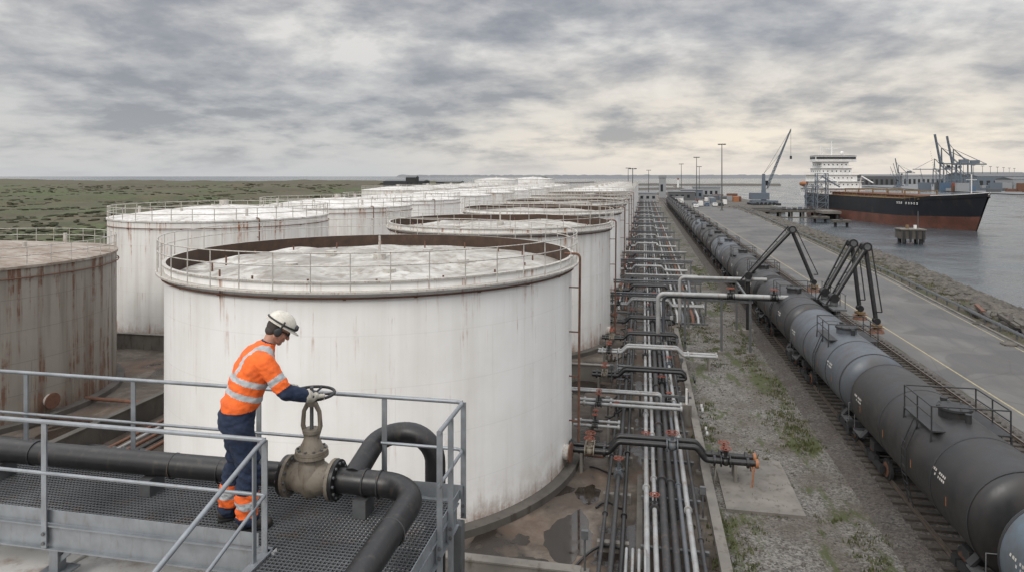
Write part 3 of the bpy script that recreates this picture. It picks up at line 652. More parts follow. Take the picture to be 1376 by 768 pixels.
rail([(X,yf,RZ),(X,yf-0.12,RZ-0.02),(X-0.02,2.2,RZ-0.80)],0.019); rail([(X,yf,FZ+0.46),(X-0.02,2.2,RZ-1.22)],0.015)
zz=RZ-(yf-4.72)*0.30; b.box((X,4.72,(zz+FZ-0.2)/2),(0.012,0.045,zz-FZ+0.2),GALV)
child(b,'handrails',walk)

b=B()
PY=5.60; PZ=10.28; VX=-2.95
def flange(p,ax,r,t,mat,nb=12,br=0.014):
    p=V(p); a=V(ax); b.cyl(p-a*t/2,p+a*t/2,r,mat,28)
    u=a.cross(V((0,0,1)) if abs(a.z)<.9 else V((1,0,0))).normalized(); w=a.cross(u)
    for k in range(nb):
        q=2*math.pi*k/nb; c=p+(u*math.cos(q)+w*math.sin(q))*r*0.84
        b.cyl(c-a*(t/2+0.016),c+a*(t/2+0.016),br,GALVD,6)
b.sweep([(-9,PY,PZ-0.03),(VX-0.27,PY,PZ)],0.108,BLACK,24)
b.sweep([(VX+0.27,PY,PZ),(-1.92,PY,PZ),(-1.92,2.0,PZ-0.10)],0.108,BLACK,24,0.34,bs=10)
b.sweep([(VX+0.40,PY,PZ+0.03),(VX+0.40,PY+0.68,PZ+0.2),(-2.0,PY+0.68,PZ+0.2),(-2.0,PY+0.68,0.4)],0.10,BLACK,22,0.28,bs=10)
for X in(-7.4,-5.9,-4.35,-3.85): b.ring((X,PY,PZ-0.012),0.112,0.007,PIPED,24,6,Matrix.Rotation(math.pi/2,3,'Y'))
for X in(-6.3,-4.6,-2.45): b.box((X,PY,FZ+0.08),(0.12,0.2,0.16),GALVD)
for p,ax in (((-1.92,4.9,PZ-.03),(0,1,0)),((-1.92,4.2,PZ-.05),(0,1,0)),((VX+.52,PY,PZ),(1,0,0)),((VX+.66,PY,PZ),(1,0,0))): b.ring(p,0.112,0.009,PIPED,24,6,Matrix.Rotation(math.pi/2,3,'X' if ax[1] else 'Y'))
flange((VX-0.25,PY,PZ),(1,0,0),0.175,0.03,BLACK); flange((VX+0.25,PY,PZ),(1,0,0),0.175,0.03,BLACK)
b.obj('process_pipe')
b=B()
flange((VX-0.215,PY,PZ),(1,0,0),0.18,0.03,VALVE); flange((VX+0.215,PY,PZ),(1,0,0),0.18,0.03,VALVE)
RY=Matrix.Rotation(math.pi/2,3,'Y')
b.lathe([(0.115,-0.205),(0.12,-0.15),(0.145,-0.10),(0.155,0),(0.145,0.10),(0.12,0.15),(0.115,0.205)],VALVE,32,(VX,PY,PZ),True,RY)
b.ball((VX,PY,PZ+0.02),(0.135,0.155,0.20),VALVE,24,14)
b.cyl((VX,PY,PZ+0.05),(VX,PY,PZ+0.22),0.125,VALVE,24,0.105); flange((VX,PY,PZ+0.215),(0,0,1),0.15,0.028,VALVE,10,0.012); flange((VX,PY,PZ+0.247),(0,0,1),0.145,0.028,VALVE,10,0.012)
b.lathe([(0.11,0.26),(0.09,0.31),(0.060,0.38),(0.05,0.42)],VALVE,24,(VX,PY,PZ),True)
b.cyl((VX,PY,PZ+0.41),(VX,PY,PZ+0.44),0.08,VALVE,20)
for s_ in(-1,1): b.sweep([(VX+s_*0.05,PY,PZ+0.36),(VX+s_*0.085,PY,PZ+0.47),(VX+s_*0.075,PY,PZ+0.60),(VX+s_*0.03,PY,PZ+0.68)],[0.022,0.022,0.02,0.024],VALVE,8)
b.cyl((VX,PY,PZ+0.3),(VX,PY,PZ+0.82),0.017,GALVD,10); b.cyl((VX,PY,PZ+0.65),(VX,PY,PZ+0.74),0.045,VALVE,16)
WZ=PZ+0.76; WR=0.20; Wc=V((VX,PY,WZ))
b.ring(Wc,WR,0.014,DARK,40,8)
for k in range(5):
    t=2*math.pi*k/5+0.3; b.sweep([Wc+V((0,0,-0.02)),Wc+V((0.1*math.cos(t),0.1*math.sin(t),-0.012)),Wc+V((WR*math.cos(t),WR*math.sin(t),0))],0.010,DARK,6)
b.cyl(Wc-V((0,0,0.04)),Wc+V((0,0,0.02)),0.035,DARK,12)
b.obj('gate_valve')

# ---------------------------------------------------------------- worker
WX,WY=-3.43,5.22
fd=V((VX-WX,PY-WY,0)); WD=fd.length; fd.normalize(); ld=V((-fd.y,fd.x,0))
worker=empty('worker',(WX,WY,FZ))
def remesh(bb,voxel,smooth_it,name):
    me=bb.mesh(name+'_src'); ob=bpy.data.objects.new(name+'_src',me); sc.collection.objects.link(ob)
    m=ob.modifiers.new('r','REMESH'); m.mode='VOXEL'; m.voxel_size=voxel; m.use_smooth_shade=True
    if smooth_it: q=ob.modifiers.new('s','SMOOTH'); q.iterations=smooth_it; q.factor=0.5
    dg=bpy.context.evaluated_depsgraph_get(); dg.update()
    nm=bpy.data.meshes.new_from_object(ob.evaluated_get(dg)); bpy.data.objects.remove(ob); return nm
def loft(bb,secs,mat,n=24):
    vs=[]
    for c,a,q in secs:
        c,a,q=V(c),V(a),V(q)
        for i in range(n):
            t=2*math.pi*i/n; ct,st_=math.cos(t),math.sin(t)
            e=0.85; ct=math.copysign(abs(ct)**e,ct); st_=math.copysign(abs(st_)**e,st_)
            vs.append(c+a*ct+q*st_)
    N=len(secs); fs=[(j*n+i,j*n+(i+1)%n,(j+1)*n+(i+1)%n,(j+1)*n+i) for j in range(N-1) for i in range(n)]
    fs.append(tuple(range(n))[::-1]); fs.append(tuple((N-1)*n+i for i in range(n)))
    bb.add(vs,fs,mat,True)
def chain(bb,pts,mat,n=16):
    for p,r in pts: bb.ball(p,r,mat,n,10)
    for (p,r),(q,s_) in zip(pts,pts[1:]): bb.cyl(p,q,r,mat,n,s_)
g=G('work_clothes',0.85); at=g.n('ShaderNodeAttribute',attribute_name='Col'); o=g.tc('Object')
nz=g.noise(o,14,4,0.6); nf=g.noise(o,220,2,0.5)
cc=g.mix(g.mr(nz,0.45,0.75,0,0.30),at.outputs['Color'],(0.03,0.025,0.03)); g.col(cc); g.bump(g.ma('ADD',nz,g.ma('MULTIPLY',nf,0.15)),0.6,0.02); CLOTH=g.m
bb=B(); T=math.radians(20)
def sec(f,z,af,al,tilt=1.0):
    a=V((math.cos(T*tilt),0,-math.sin(T*tilt)))*af; return ((f,0,z),a,(0,al*1.1,0))
loft(bb,[sec(-.02,.80,.10,.12,0),sec(-.02,.86,.145,.172,0),sec(-.02,.93,.150,.180,.2),sec(-.005,1.00,.140,.172,.5),sec(.02,1.07,.142,.172,.8),sec(.055,1.17,.150,.184,1),sec(.10,1.28,.158,.200,1.1),sec(.145,1.38,.152,.212,1.2),sec(.18,1.45,.125,.195,1.3),sec(.21,1.495,.092,.13,1.4),sec(.235,1.53,.070,.074,1.4),sec(.25,1.552,.064,.064,1.4)],CLOTH,28)
SH={1:V((.185,.205,1.425)),-1:V((.185,-.205,1.425))}
GRIP={-1:V((WD+0.03,-0.195,WZ-FZ)),1:V((WD-0.13,0.150,WZ-FZ))}
WR_={-1:V((WD-0.045,-0.235,WZ-FZ+0.045)),1:V((WD-0.225,0.175,WZ-FZ+0.05))}
EL={-1:V((.335,-.285,1.175)),1:V((.25,.285,1.16))}
for s_ in(-1,1):
    m1=SH[s_].lerp(EL[s_],0.5); m2=EL[s_].lerp(WR_[s_],0.35)
    chain(bb,[(SH[s_]-V((.02,s_*.03,0)),.085),(SH[s_],.084),(m1,.078),(EL[s_],.064),(m2,.060),(WR_[s_],.043)],CLOTH)
AN={-1:V((.05,-.135,.09)),1:V((-.07,.135,.09))}; KN={-1:V((.075,-.125,.50)),1:V((.0,.13,.50))}; HP={-1:V((-.01,-.095,.88)),1:V((-.01,.095,.88))}
for s_ in(-1,1):
    th=HP[s_].lerp(KN[s_],0.45)
    chain(bb,[(HP[s_],.118),(th,.112),(KN[s_],.094),(KN[s_].lerp(AN[s_],.35)+V((-.012,0,0)),.094),(V((AN[s_].x,AN[s_].y,.20)),.090),(V((AN[s_].x+.005,AN[s_].y,.115)),.092)],CLOTH)
body=remesh(bb,0.0080,3,'body')
def segd(p,a,c):
    ab=c-a; t=max(0,min(1,(p-a).dot(ab)/ab.length_squared)); return (p-(a+ab*t)).length,t
NAVY=(0.008,0.018,0.046,1); OR=(0.80,0.135,0.018,1); SIL=(0.42,0.44,0.45,1)
nrm=[v.normal.copy() for v in body.vertices]
for v,nm in zip(body.vertices,nrm):
    p=v.co; leg=p.z<0.95
    w=mn.noise(V((p.x*7,p.y*7,p.z*(24 if leg else 15)+p.x*14)))*0.013+mn.noise(V((p.x*22,p.y*22,p.z*30)))*0.006
    if leg and (p.z<0.30 or 0.42<p.z<0.62): w*=1.7
    for s_ in(-1,1):
        d,t=segd(p,SH[s_],EL[s_])
        if d<0.1 and t>0.6: w*=1.4
    if 1.0<p.z<1.13 and abs(p.y)<0.25 and p.x<0.22: w+=0.014*math.sin(math.pi*(p.z-1.0)/0.13)
    v.co=p+nm*w
ca=body.color_attributes.new('Col','FLOAT_COLOR','CORNER')
for pl_ in body.polygons:
    p=pl_.center; c=None; s=p.x*0.34+p.z*0.94
    if p.z<0.98: 
        c=NAVY
        if p.z<0.325: c=OR
        if 0.205<p.z<0.265 : c=SIL
        if p.z<0.135: c=NAVY
    arm=False
    for s_ in(-1,1):
        d1,t1=segd(p,SH[s_],EL[s_]); d2,t2=segd(p,EL[s_],WR_[s_])
        if (d2<0.085 and t2>0.0 and p.x>0.22) : c=NAVY; arm=True
        if d1<0.105 and t1>0.12 and abs(p.y)>0.17 and not (d2<d1 and t2>0.05):
            if t1>0.92: c=NAVY
            elif 0.50<t1<0.68: c=SIL
            else: c=OR
            arm=True
    if c is None and not arm:
        if p.z<1.015: c=NAVY
        elif 1.055<s<1.105 or 1.175<s<1.225: c=SIL
        elif s>1.22 and 0.085<abs(p.y)<0.135 : c=SIL
        elif s>1.535: c=NAVY
        else: c=OR
    for li in pl_.loop_indices: ca.data[li].color=c
    pl_.use_smooth=True
body.materials.clear(); body.materials.append(CLOTH)
ROT=Matrix(((fd.x,ld.x,0,0),(fd.y,ld.y,0,0),(0,0,1,0),(0,0,0,1)))
body.transform(ROT)
ob=bpy.data.objects.new('body_clothes',body); sc.collection.objects.link(ob); ob.parent=worker
def wpart(me,name,mat):
    me.materials.clear(); me.materials.append(mat); me.transform(ROT)
    for q in me.polygons: q.use_smooth=True
    o_=bpy.data.objects.new(name,me); sc.collection.objects.link(o_); o_.parent=worker; return o_
BOOT=plainmat('boot_leather',(0.03,0.025,0.022),0.6); SOLE=plainmat('rubber_sole',(0.015,0.015,0.015),0.8)
for s_ in(-1,1):
    bb=B(); A=AN[s_]
    chain(bb,[(V((A.x-.045,A.y,.055)),.047),(V((A.x+.03,A.y,.058)),.047),(V((A.x+.11,A.y-s_*-.008,.046)),.046),(V((A.x+.165,A.y+s_*.012,.040)),.041)],BOOT)
    chain(bb,[(V((A.x-.01,A.y,.06)),.05),(V((A.x-.005,A.y,.17)),.055)],BOOT)
    me=remesh(bb,0.007,2,'boot')
    for v in me.vertices: v.co.z=max(v.co.z,0.012)
    wpart(me,'boot',BOOT)
    bb=B(); vs=[]
    out=[(-.09,-.03),(-.09,.03),(-.03,.045),(.06,.046),(.13,.052),(.19,.04),(.212,0),(.19,-.04),(.13,-.05),(.06,-.044),(-.03,-.045)]
    for z_ in(0.002,0.026): vs+=[V((A.x+p[0],A.y+p[1],z_)) for p in out]
    n_=len(out); bb.add(vs,[(i,(i+1)%n_,n_+(i+1)%n_,n_+i) for i in range(n_)]+[tuple(range(n_))[::-1],tuple(range(n_,2*n_))],SOLE); wpart(bb.mesh('sole'),'boot_sole',SOLE)
GLV=paint('work_glove',(0.45,0.42,0.36),0.85,0,0.3,30,(0.12,0.10,0.08),0.5,0.3)
for s_ in(-1,1):
    bb=B(); gp=GRIP[s_]; wr=WR_[s_]; cen=V((WD,0,WZ-FZ))
    q=(gp-wr); q.z=0; q.normalize(); inw=(cen-gp).normalized(); q=(q*0.45+inw*0.75); q.z=0; q.normalize()
    t=V((-q.y,q.x,0)); up=V((0,0,1))
    pc=gp-q*0.035+up*0.036
    chain(bb,[(wr,.036),(wr.lerp(pc,0.5)+up*0.006,.033)],GLV)
    for k in(-1.5,-0.5,0.5,1.5):
        chain(bb,[(wr.lerp(pc,0.35)+t*k*0.011,.021),(pc+t*k*0.0235+q*0.012,.0165)],GLV,12)
    ln=[0.9,1.0,0.96,0.8]
    for i,k in enumerate((-1.5,-0.5,0.5,1.5)):
        kk=(ln[i] if s_<0 else ln[::-1][i])*1.08
        base=pc+t*k*0.0235+q*0.012
        p1=base+(q*0.036+up*-0.002)*kk; p2=p1+(q*0.014-up*0.024)*kk+t*k*0.0005; p3=p2+(-q*0.016-up*0.016)*kk
        chain(bb,[(base,.013),(p1,.0122),(p2,.0112),(p3,.010)],GLV,12)
    ts=t*(1 if s_<0 else -1)
    b0=wr.lerp(pc,0.45)+ts*0.026-up*0.004; b1=b0+ts*0.022+q*0.026-up*0.018; b2=b1+q*0.026-up*0.018-ts*0.006; b3=b2+q*0.022-up*0.002-ts*0.006
    chain(bb,[(b0,.018),(b1,.0155),(b2,.0135),(b3,.0115)],GLV,12)
    ba=(EL[s_]-wr).normalized(); chain(bb,[(wr-ba*0.005,.045),(wr+ba*0.04,.054)],GLV)
    wpart(remesh(bb,0.0036,2,'glove'),'glove',GLV)
g=G('skin',0.5); o=g.tc('Object'); n_=g.noise(o,30,4,0.6); g.col(g.mix(n_,(0.34,0.17,0.115),(0.46,0.25,0.175))); SKIN=g.m
HAIR=plainmat('hair',(0.05,0.04,0.035),0.8); HELM=paint('helmet_shell',(0.60,0.57,0.50),0.35,0,0.2,20,(0.25,0.2,0.15),0.5,0)
hc=V((.325,0.0,1.650)); HR=Matrix.Rotation(math.radians(-4),3,'Z')@Matrix.Rotation(math.radians(33),3,'Y')
def H(p): return hc+HR@V(p)
bb=B()
bb.ball(H((-.005,0,.03)),(.099,.077,.098),SKIN,24,16,HR); bb.ball(H((.030,0,-.035)),(.066,.060,.080),SKIN,20,14,HR)
for s_ in(-1,1): chain(bb,[(H((.070,0,-.098)),.024),(H((.045,s_*.030,-.085)),.022),(H((.0,s_*.052,-.055)),.02)],SKIN,12)
chain(bb,[(H((.092,0,.012)),.010),(H((.110,0,-.020)),.012),(H((.116,0,-.034)),.0145)],SKIN,12)
for s_ in(-1,1):
    bb.ball(H((.106,s_*.011,-.037)),.010,SKIN,10,8); bb.ball(H((.078,s_*.032,.024)),(.018,.026,.010),SKIN,12,8,HR); bb.ball(H((.068,s_*.042,-.025)),(.022,.020,.022),SKIN,12,8,HR)
    bb.ball(H((-.008,s_*.079,-.012)),(.021,.009,.033),SKIN,14,10,HR)
bb.ball(H((.094,0,-.060)),(.010,.024,.007),SKIN,12,8,HR); bb.ball(H((.092,0,-.072)),(.010,.021,.007),SKIN,12,8,HR)
chain(bb,[(H((-.02,0,-.04)),.055),(V((.255,0,1.565)),.055),(V((.225,0,1.50)),.060)],SKIN,18)
wpart(remesh(bb,0.0042,2,'head'),'head',SKIN)
bb=B()
bb.ball(H((-.022,0,.02)),(.092,.082,.092),HAIR,20,14,HR); bb.ball(H((-.05,0,-.035)),(.052,.066,.05),HAIR,20,14,HR)
wpart(bb.mesh('hair'),'hair',HAIR)
EYE=plainmat('eye',(0.6,0.58,0.55),0.2)
bb=B()
for s_ in(-1,1): bb.ball(H((.082,s_*.031,.006)),.012,EYE,12,8)
wpart(bb.mesh('eyes'),'eyes',EYE)
bb=B()
for s_ in(-1,1):
    bb.ball(H((.098,s_*.033,.004)),(.008,.031,.021),DARK,14,8,HR); bb.beam(H((.092,s_*.062,.008)),H((-.01,s_*.084,.004)),.006,.010,DARK)
    bb.cyl(H((-.008,s_*.080,-.008)),H((-.008,s_*.118,-.008)),.036,DARK,20,.030); bb.ball(H((-.008,s_*.116,-.008)),(.034,.012,.040),DARK,18,10,HR)
    bb.sweep([H((-.008,s_*.115,.02)),H((-.006,s_*.126,.06)),H((-.004,s_*.120,.095))],.008,DARK,8)
bb.beam(H((.10,-.012,.008)),H((.10,.012,.008)),.006,.008,DARK)
wpart(bb.mesh('ear_defenders'),'ear_defenders',DARK)
bb=B(); n_=40; vs=[]
for j in range(11):
    ph=math.pi/2*j/10; r_,z_=math.cos(ph),math.sin(ph)
    for i in range(n_):
        t=2*math.pi*i/n_; X=.134*r_*math.cos(t)-.004; Y=.112*r_*math.sin(t); Z=.048+.108*z_
        if abs(Y)<.018 and r_<.97: Z+=.007
        vs.append(H((X,Y,Z)))
bb.add(vs,[(j*n_+i,j*n_+(i+1)%n_,(j+1)*n_+(i+1)%n_,(j+1)*n_+i) for j in range(10) for i in range(n_)],HELM,True)
vs=[]
for k,(ex,dz) in enumerate(((0,0.0),(1,-.004),(1,-.010),(0,-.012))):
    for i in range(n_):
        t=2*math.pi*i/n_; c_=math.cos(t); pk=.012+.042*max(0,c_)**2.2
        rx=.134+ex*pk; ry=.112+ex*.012; vs.append(H((rx*c_-.004,ry*math.sin(t),.050+dz-(.012*max(0,c_)**2 if ex else 0))))
bb.add(vs,[(j*n_+i,j*n_+(i+1)%n_,(j+1)*n_+(i+1)%n_,(j+1)*n_+i) for j in range(3) for i in range(n_)],HELM,True)
wpart(bb.mesh('helmet'),'helmet',HELM)
bb=B(); bb.ring(H((-.004,0,.066)),.118,.008,DARK,32,6,HR@Matrix.Diagonal((1.15,.97,1))) ; bb.box(H((.138,0,.085)),(.012,.05,.03),DARK,HR)
for s_ in(-1,1): bb.ball(H((.125,s_*.030,.078)),(.022,.034,.026),DARK,12,8,HR)
wpart(bb.mesh('helmet_goggles'),'helmet_goggles',DARK)

# ---------------------------------------------------------------- far harbour
def lamp_mast(x,y,h):
    b=B(); b.cyl((x,y,0),(x,y,h),0.28,GALVD,10,0.13); b.box((x,y,0.2),(1.2,1.2,0.4),CONC)
    b.ring((x,y,h-0.3),1.1,0.06,GALVD,16,5)
    for k in range(8):
        t=k*math.pi/4; b.box((x+1.2*math.cos(t),y+1.2*math.sin(t),h-0.25),(0.55,0.55,0.35),GALVD,Matrix.Rotation(t,3,'Z'))
    b.obj('lamp_mast')
for a in((29,264,25.3),(25.5,341,22.5),(23.5,440,21),(-4,250,16),(-9,400,18),(3,430,17),(33,420,19)): lamp_mast(*a)
b=B(); b.box((43,378,-1.6),(26,184,3.4),CONCD); b.box((56.1,378,-0.6),(0.3,184,0.6),DARK); b.obj('quay')
b=B(); b.box((50.5,262,0.2),(23,6,0.7),CONCD)
for X in range(41,63,4):
    for Y in(259.8,264.2): b.cyl((X,Y,-3),(X,Y,0.0),0.4,CONCD,10)
b.box((64,262,0.4),(6,26,0.9),CONC)
for Y in range(250,275,5): b.cyl((66,Y,-3),(66,Y,0.2),0.6,DARK,10)
for Y in(259.2,264.8): b.sweep([(39,Y,1.5),(62,Y,1.5)],0.05,GALVD,5)
for k in range(8): b.box((47+k*1.9,262.5,1.0),(1.2,1.2,random.uniform(0.5,1.5)),random.choice((GALVD,PIPED,BLUEG)))
for dx in(-.4,.4): b.sweep([(40,261+dx,.9),(64,261+dx,.9)],.18,PIPED,6)
b.obj('jetty')
def lattice(b,x,y,w,z0,z1,mat,n=6,t=0.25):
    for i,j in((-1,-1),(1,-1),(1,1),(-1,1)): b.box((x+i*w,y+j*w,(z0+z1)/2),(t,t,z1-z0),mat)
    for k in range(n+1):
        z=z0+(z1-z0)*k/n
        for s_ in(-1,1): b.box((x,y+s_*w,z),(2*w,t*.7,t*.7),mat); b.box((x+s_*w,y,z),(t*.7,2*w,t*.7),mat)
        if k<n:
            z2=z0+(z1-z0)*(k+1)/n
            for s_ in(-1,1): b.beam((x-w,y+s_*w,z),(x+w,y+s_*w,z2),t*.6,t*.6,mat); b.beam((x+s_*w,y-w,z),(x+s_*w,y+w,z2),t*.6,t*.6,mat)
b=B(); lattice(b,64.0,263,1.8,0.8,14.0,BLUEG,5,0.26); lattice(b,60.0,264,1.2,0.8,10.0,BLUEG,4,0.22); b.box((65.5,263,11.0),(7,1.6,0.3),BLUEG); b.box((62,263.5,9.3),(5,1.4,0.3),BLUEG); b.beam((64,263,13.0),(70,262,9.0),0.3,0.5,BLUEG); b.obj('gangway_tower')
for (x,y) in((56,232),(57.5,214)):
    b=B(); b.box((x,y,-0.3),(5,3.4,0.7),CONCD)
    for i in(-1.6,1.6): b.cyl((x+i,y,-3),(x+i,y,-0.5),0.4,DARK,8)
    b.box((x,y,0.3),(0.7,0.7,0.6),DARK); b.obj('mooring_platform')
b=B(); b.box((48.5,233,-0.5),(13,1.4,0.3),CONCD); b.obj('jetty_walkway')
b=B(); x,y=58.4,164; b.box((x,y,0.1),(4.8,4.0,2.0),CONCD); b.box((x,y,1.2),(5.2,4.4,0.25),CONC)
for i in(-1,1):
    for j in(-1,1): b.cyl((x+i*1.7,y+j*1.4,-4),(x+i*1.7,y+j*1.4,-0.8),0.4,DARK,10)
for k in range(4): b.cyl((x-2+k*1.3,y-2.2,-1.6),(x-2+k*1.3,y-2.2,1.0),0.22,DARK,8)
b.cyl((x-0.6,y,1.3),(x-0.6,y,2.1),0.35,YEL,10); b.cyl((x+1.6,y,1.3),(x+1.6,y,5.2),0.09,GALVD,6); b.box((x+1,y,1.7),(0.5,0.5,0.8),WHITE)
b.obj('mooring_dolphin')

# cargo ship
ship=empty('cargo_ship',(0,0,0))
ds=V((0.204,-0.979,0)).normalized(); sd=V((-ds.y,ds.x,0)); S0=V((70.4,294,-2.0))
def SP(l,w,z): return S0+ds*l+sd*w+V((0,0,z))
SR=Matrix((ds,sd,V((0,0,1)))).transposed()
b=B(); st_l=[0,2,8,20,40,60,74,84,90,94,97.0]
hw=[5.5,7.2,9.0,9.6,9.6,9.6,9.3,7.6,5.0,2.5,0.25]
wl=[3.5,6.0,8.6,9.6,9.6,9.6,8.6,5.4,2.6,0.9,0.15]; wls=[2.5,3.4,8,20,40,60,73,82,87,90,92]
top=[8.6,8.6,8.6,8.3,8.2,8.2,8.3,9.4,9.8,10.2,10.6]
def hull(levels,mat):
    for side in(-1,1):
        vs=[]
        for (t) in levels:
            for i in range(len(st_l)):
                k=t if t>=0 else 0
                l=wls[i]+(st_l[i]-wls[i])*k; w=wl[i]+(hw[i]-wl[i])*(k**0.8); z=top[i]*t if t>0 else t*10
                vs.append(SP(l,side*w,z))
        n=len(st_l); b.add(vs,[(j*n+i,j*n+i+1,(j+1)*n+i+1,(j+1)*n+i) for j in range(len(levels)-1) for i in range(n-1)],mat,True)
hull([-0.1,0,0.18,0.38],HULLR); hull([0.38,0.6,0.85,1.0],HULLK)
for i in range(10): b.add([SP(st_l[i],hw[i]-.1,top[i]-1.0),SP(st_l[i+1],max(.05,hw[i+1]-.1),top[i+1]-1.0),SP(st_l[i+1],-max(.05,hw[i+1]-.1),top[i+1]-1.0),SP(st_l[i],-hw[i]+.1,top[i]-1.0)],[(0,1,2,3)],RUST)
b.add([SP(0,5.5,8.6),SP(0,-5.5,8.6),SP(2.5,-3.5,0),SP(2.5,3.5,0)],[(0,1,2,3)],HULLK)
for side in(-1,1):
    for i in range(10): b.beam(SP(st_l[i],side*hw[i],top[i]+.05),SP(st_l[i+1],side*hw[i+1],top[i+1]+.05),0.2,0.16,WHITE if i>6 else YEL)
ob=b.obj('hull'); ob.parent=ship
b=B(); D=-1.9
for k in range(6): b.box(SP(27+k*9,0,10.1+D),(6.8,12,1.7),YEL if k%2 else RUST,SR); b.box(SP(27+k*9,0,11.05+D),(7.2,12.6,0.25),RUST,SR)
for k in range(5):
    l=31.5+k*9
    for w in(-5,5): b.cyl(SP(l,w,9+D),SP(l,w,12.6+D),0.22,YEL,8)
    b.beam(SP(l,-5,12.4+D),SP(l,5,12.4+D),0.3,0.3,YEL)
for w in(-8.2,8.2):
    b.sweep([SP(24,w,10.0+D),SP(80,w,10.2+D)],0.2,YEL,6)
    for k in range(24): b.cyl(SP(22+k*2.5,w*1.13,9.8+D),SP(22+k*2.5,w*1.13,11.0+D),0.05,YEL,4)
b.box(SP(86,0,9.6),(3,4,1.0),GALVD,SR); b.cyl(SP(90,0,9),SP(90,0,15.5),0.16,WHITE,6); b.beam(SP(90,-1.5,14),SP(90,1.5,14),0.15,0.15,WHITE)
ob=b.obj('deck_cargo'); ob.parent=ship
b=B(); z=7.4
for k,(l,w,h) in enumerate(((16,17.5,2.9),(14,16.5,2.6),(11,15,2.6),(9,12,2.6),(8,10.5,2.5))):
    b.box(SP(11-k*0.3,0,z+h/2),(l,w,h),WHITE,SR)
    b.box(SP(11-k*0.3,0,z+h+0.05),(l+1.2,w+1.2,0.14),WHITE,SR)
    for s_ in(-1,1):
        for q in range(int(l//1.7)): b.box(SP(11-k*.3-l/2+1.2+q*1.7,s_*(w/2+0.02),z+h*.55),(0.4,0.06,0.45),GLASS,SR)
    for q in range(int(w//1.7)): b.box(SP(11-k*.3+l/2+.02,-w/2+1.0+q*1.7,z+h*.55),(0.06,0.45,0.45),GLASS,SR)
    for s_ in(-1,1): b.sweep([SP(11-k*.3-(l+1)/2,s_*(w+1)/2,z+h+1.0),SP(11-k*.3+(l+1)/2,s_*(w+1)/2,z+h+1.0)],.05,WHITE,4)
    b.sweep([SP(11-k*.3+(l+1)/2,-(w+1)/2,z+h+1.0),SP(11-k*.3+(l+1)/2,(w+1)/2,z+h+1.0)],.05,WHITE,4)
    z+=h
b.box(SP(12,0,z+1.2),(5,16,2.3),WHITE,SR); b.box(SP(14.55,0,z+1.5),(0.1,15.4,0.8),GLASS,SR); b.box(SP(12,0,z+2.5),(5.6,16.6,.16),WHITE,SR)
for s_ in(-1,1): b.box(SP(12,s_*8.03,z+1.5),(4.4,0.1,0.8),GLASS,SR)
b.box(SP(3.2,0,14),(4,5,8),WHITE,SR); b.box(SP(3.2,0,19),(3.6,4.2,2.2),BLUE,SR); b.cyl(SP(3.2,1,20),SP(3.2,1,21.4),.4,DARK,8)
b.cyl(SP(11,0,z+2.5),SP(11,0,z+8.5),.28,WHITE,8,.15); b.beam(SP(11,-2.5,z+5.2),SP(11,2.5,z+5.2),.2,.2,WHITE); b.beam(SP(9.5,0,z+6.2),SP(12.5,0,z+6.2),.15,.3,WHITE); b.ball(SP(13,3,z+3.4),.8,WHITE,12,8)
b.cyl(SP(8,-3,z+2.4),SP(8,-3,z+6.5),.16,WHITE,6); b.cyl(SP(14,-5,z+2.4),SP(14,-5,z+5.5),.14,WHITE,6)
for s_ in(-1,1): b.ball(SP(6,s_*9.0,12.0),(3.0,1.0,1.0),ORNG,12,8,SR); b.beam(SP(19,s_*6,8),SP(21,s_*6.5,15),.35,.35,WHITE); b.beam(SP(21,s_*6.5,15),SP(29,s_*6.5,12.5),.3,.3,WHITE)
ob=b.obj('superstructure'); ob.parent=ship
b=B()
for k in range(9): 
    if k==5: continue
    l=79.2-k*1.05; wv=9.3+(7.6-9.3)*max(0,(l-74))/10 
    b.box(SP(l,-(wv+0.02),7.0),(0.5,0.12,0.6),WHITE,SR); b.box(SP(l,-(wv+0.06),7.0),(0.2,0.12,0.28),HULLK,SR)
ob=b.obj('ship_name'); ob.parent=ship

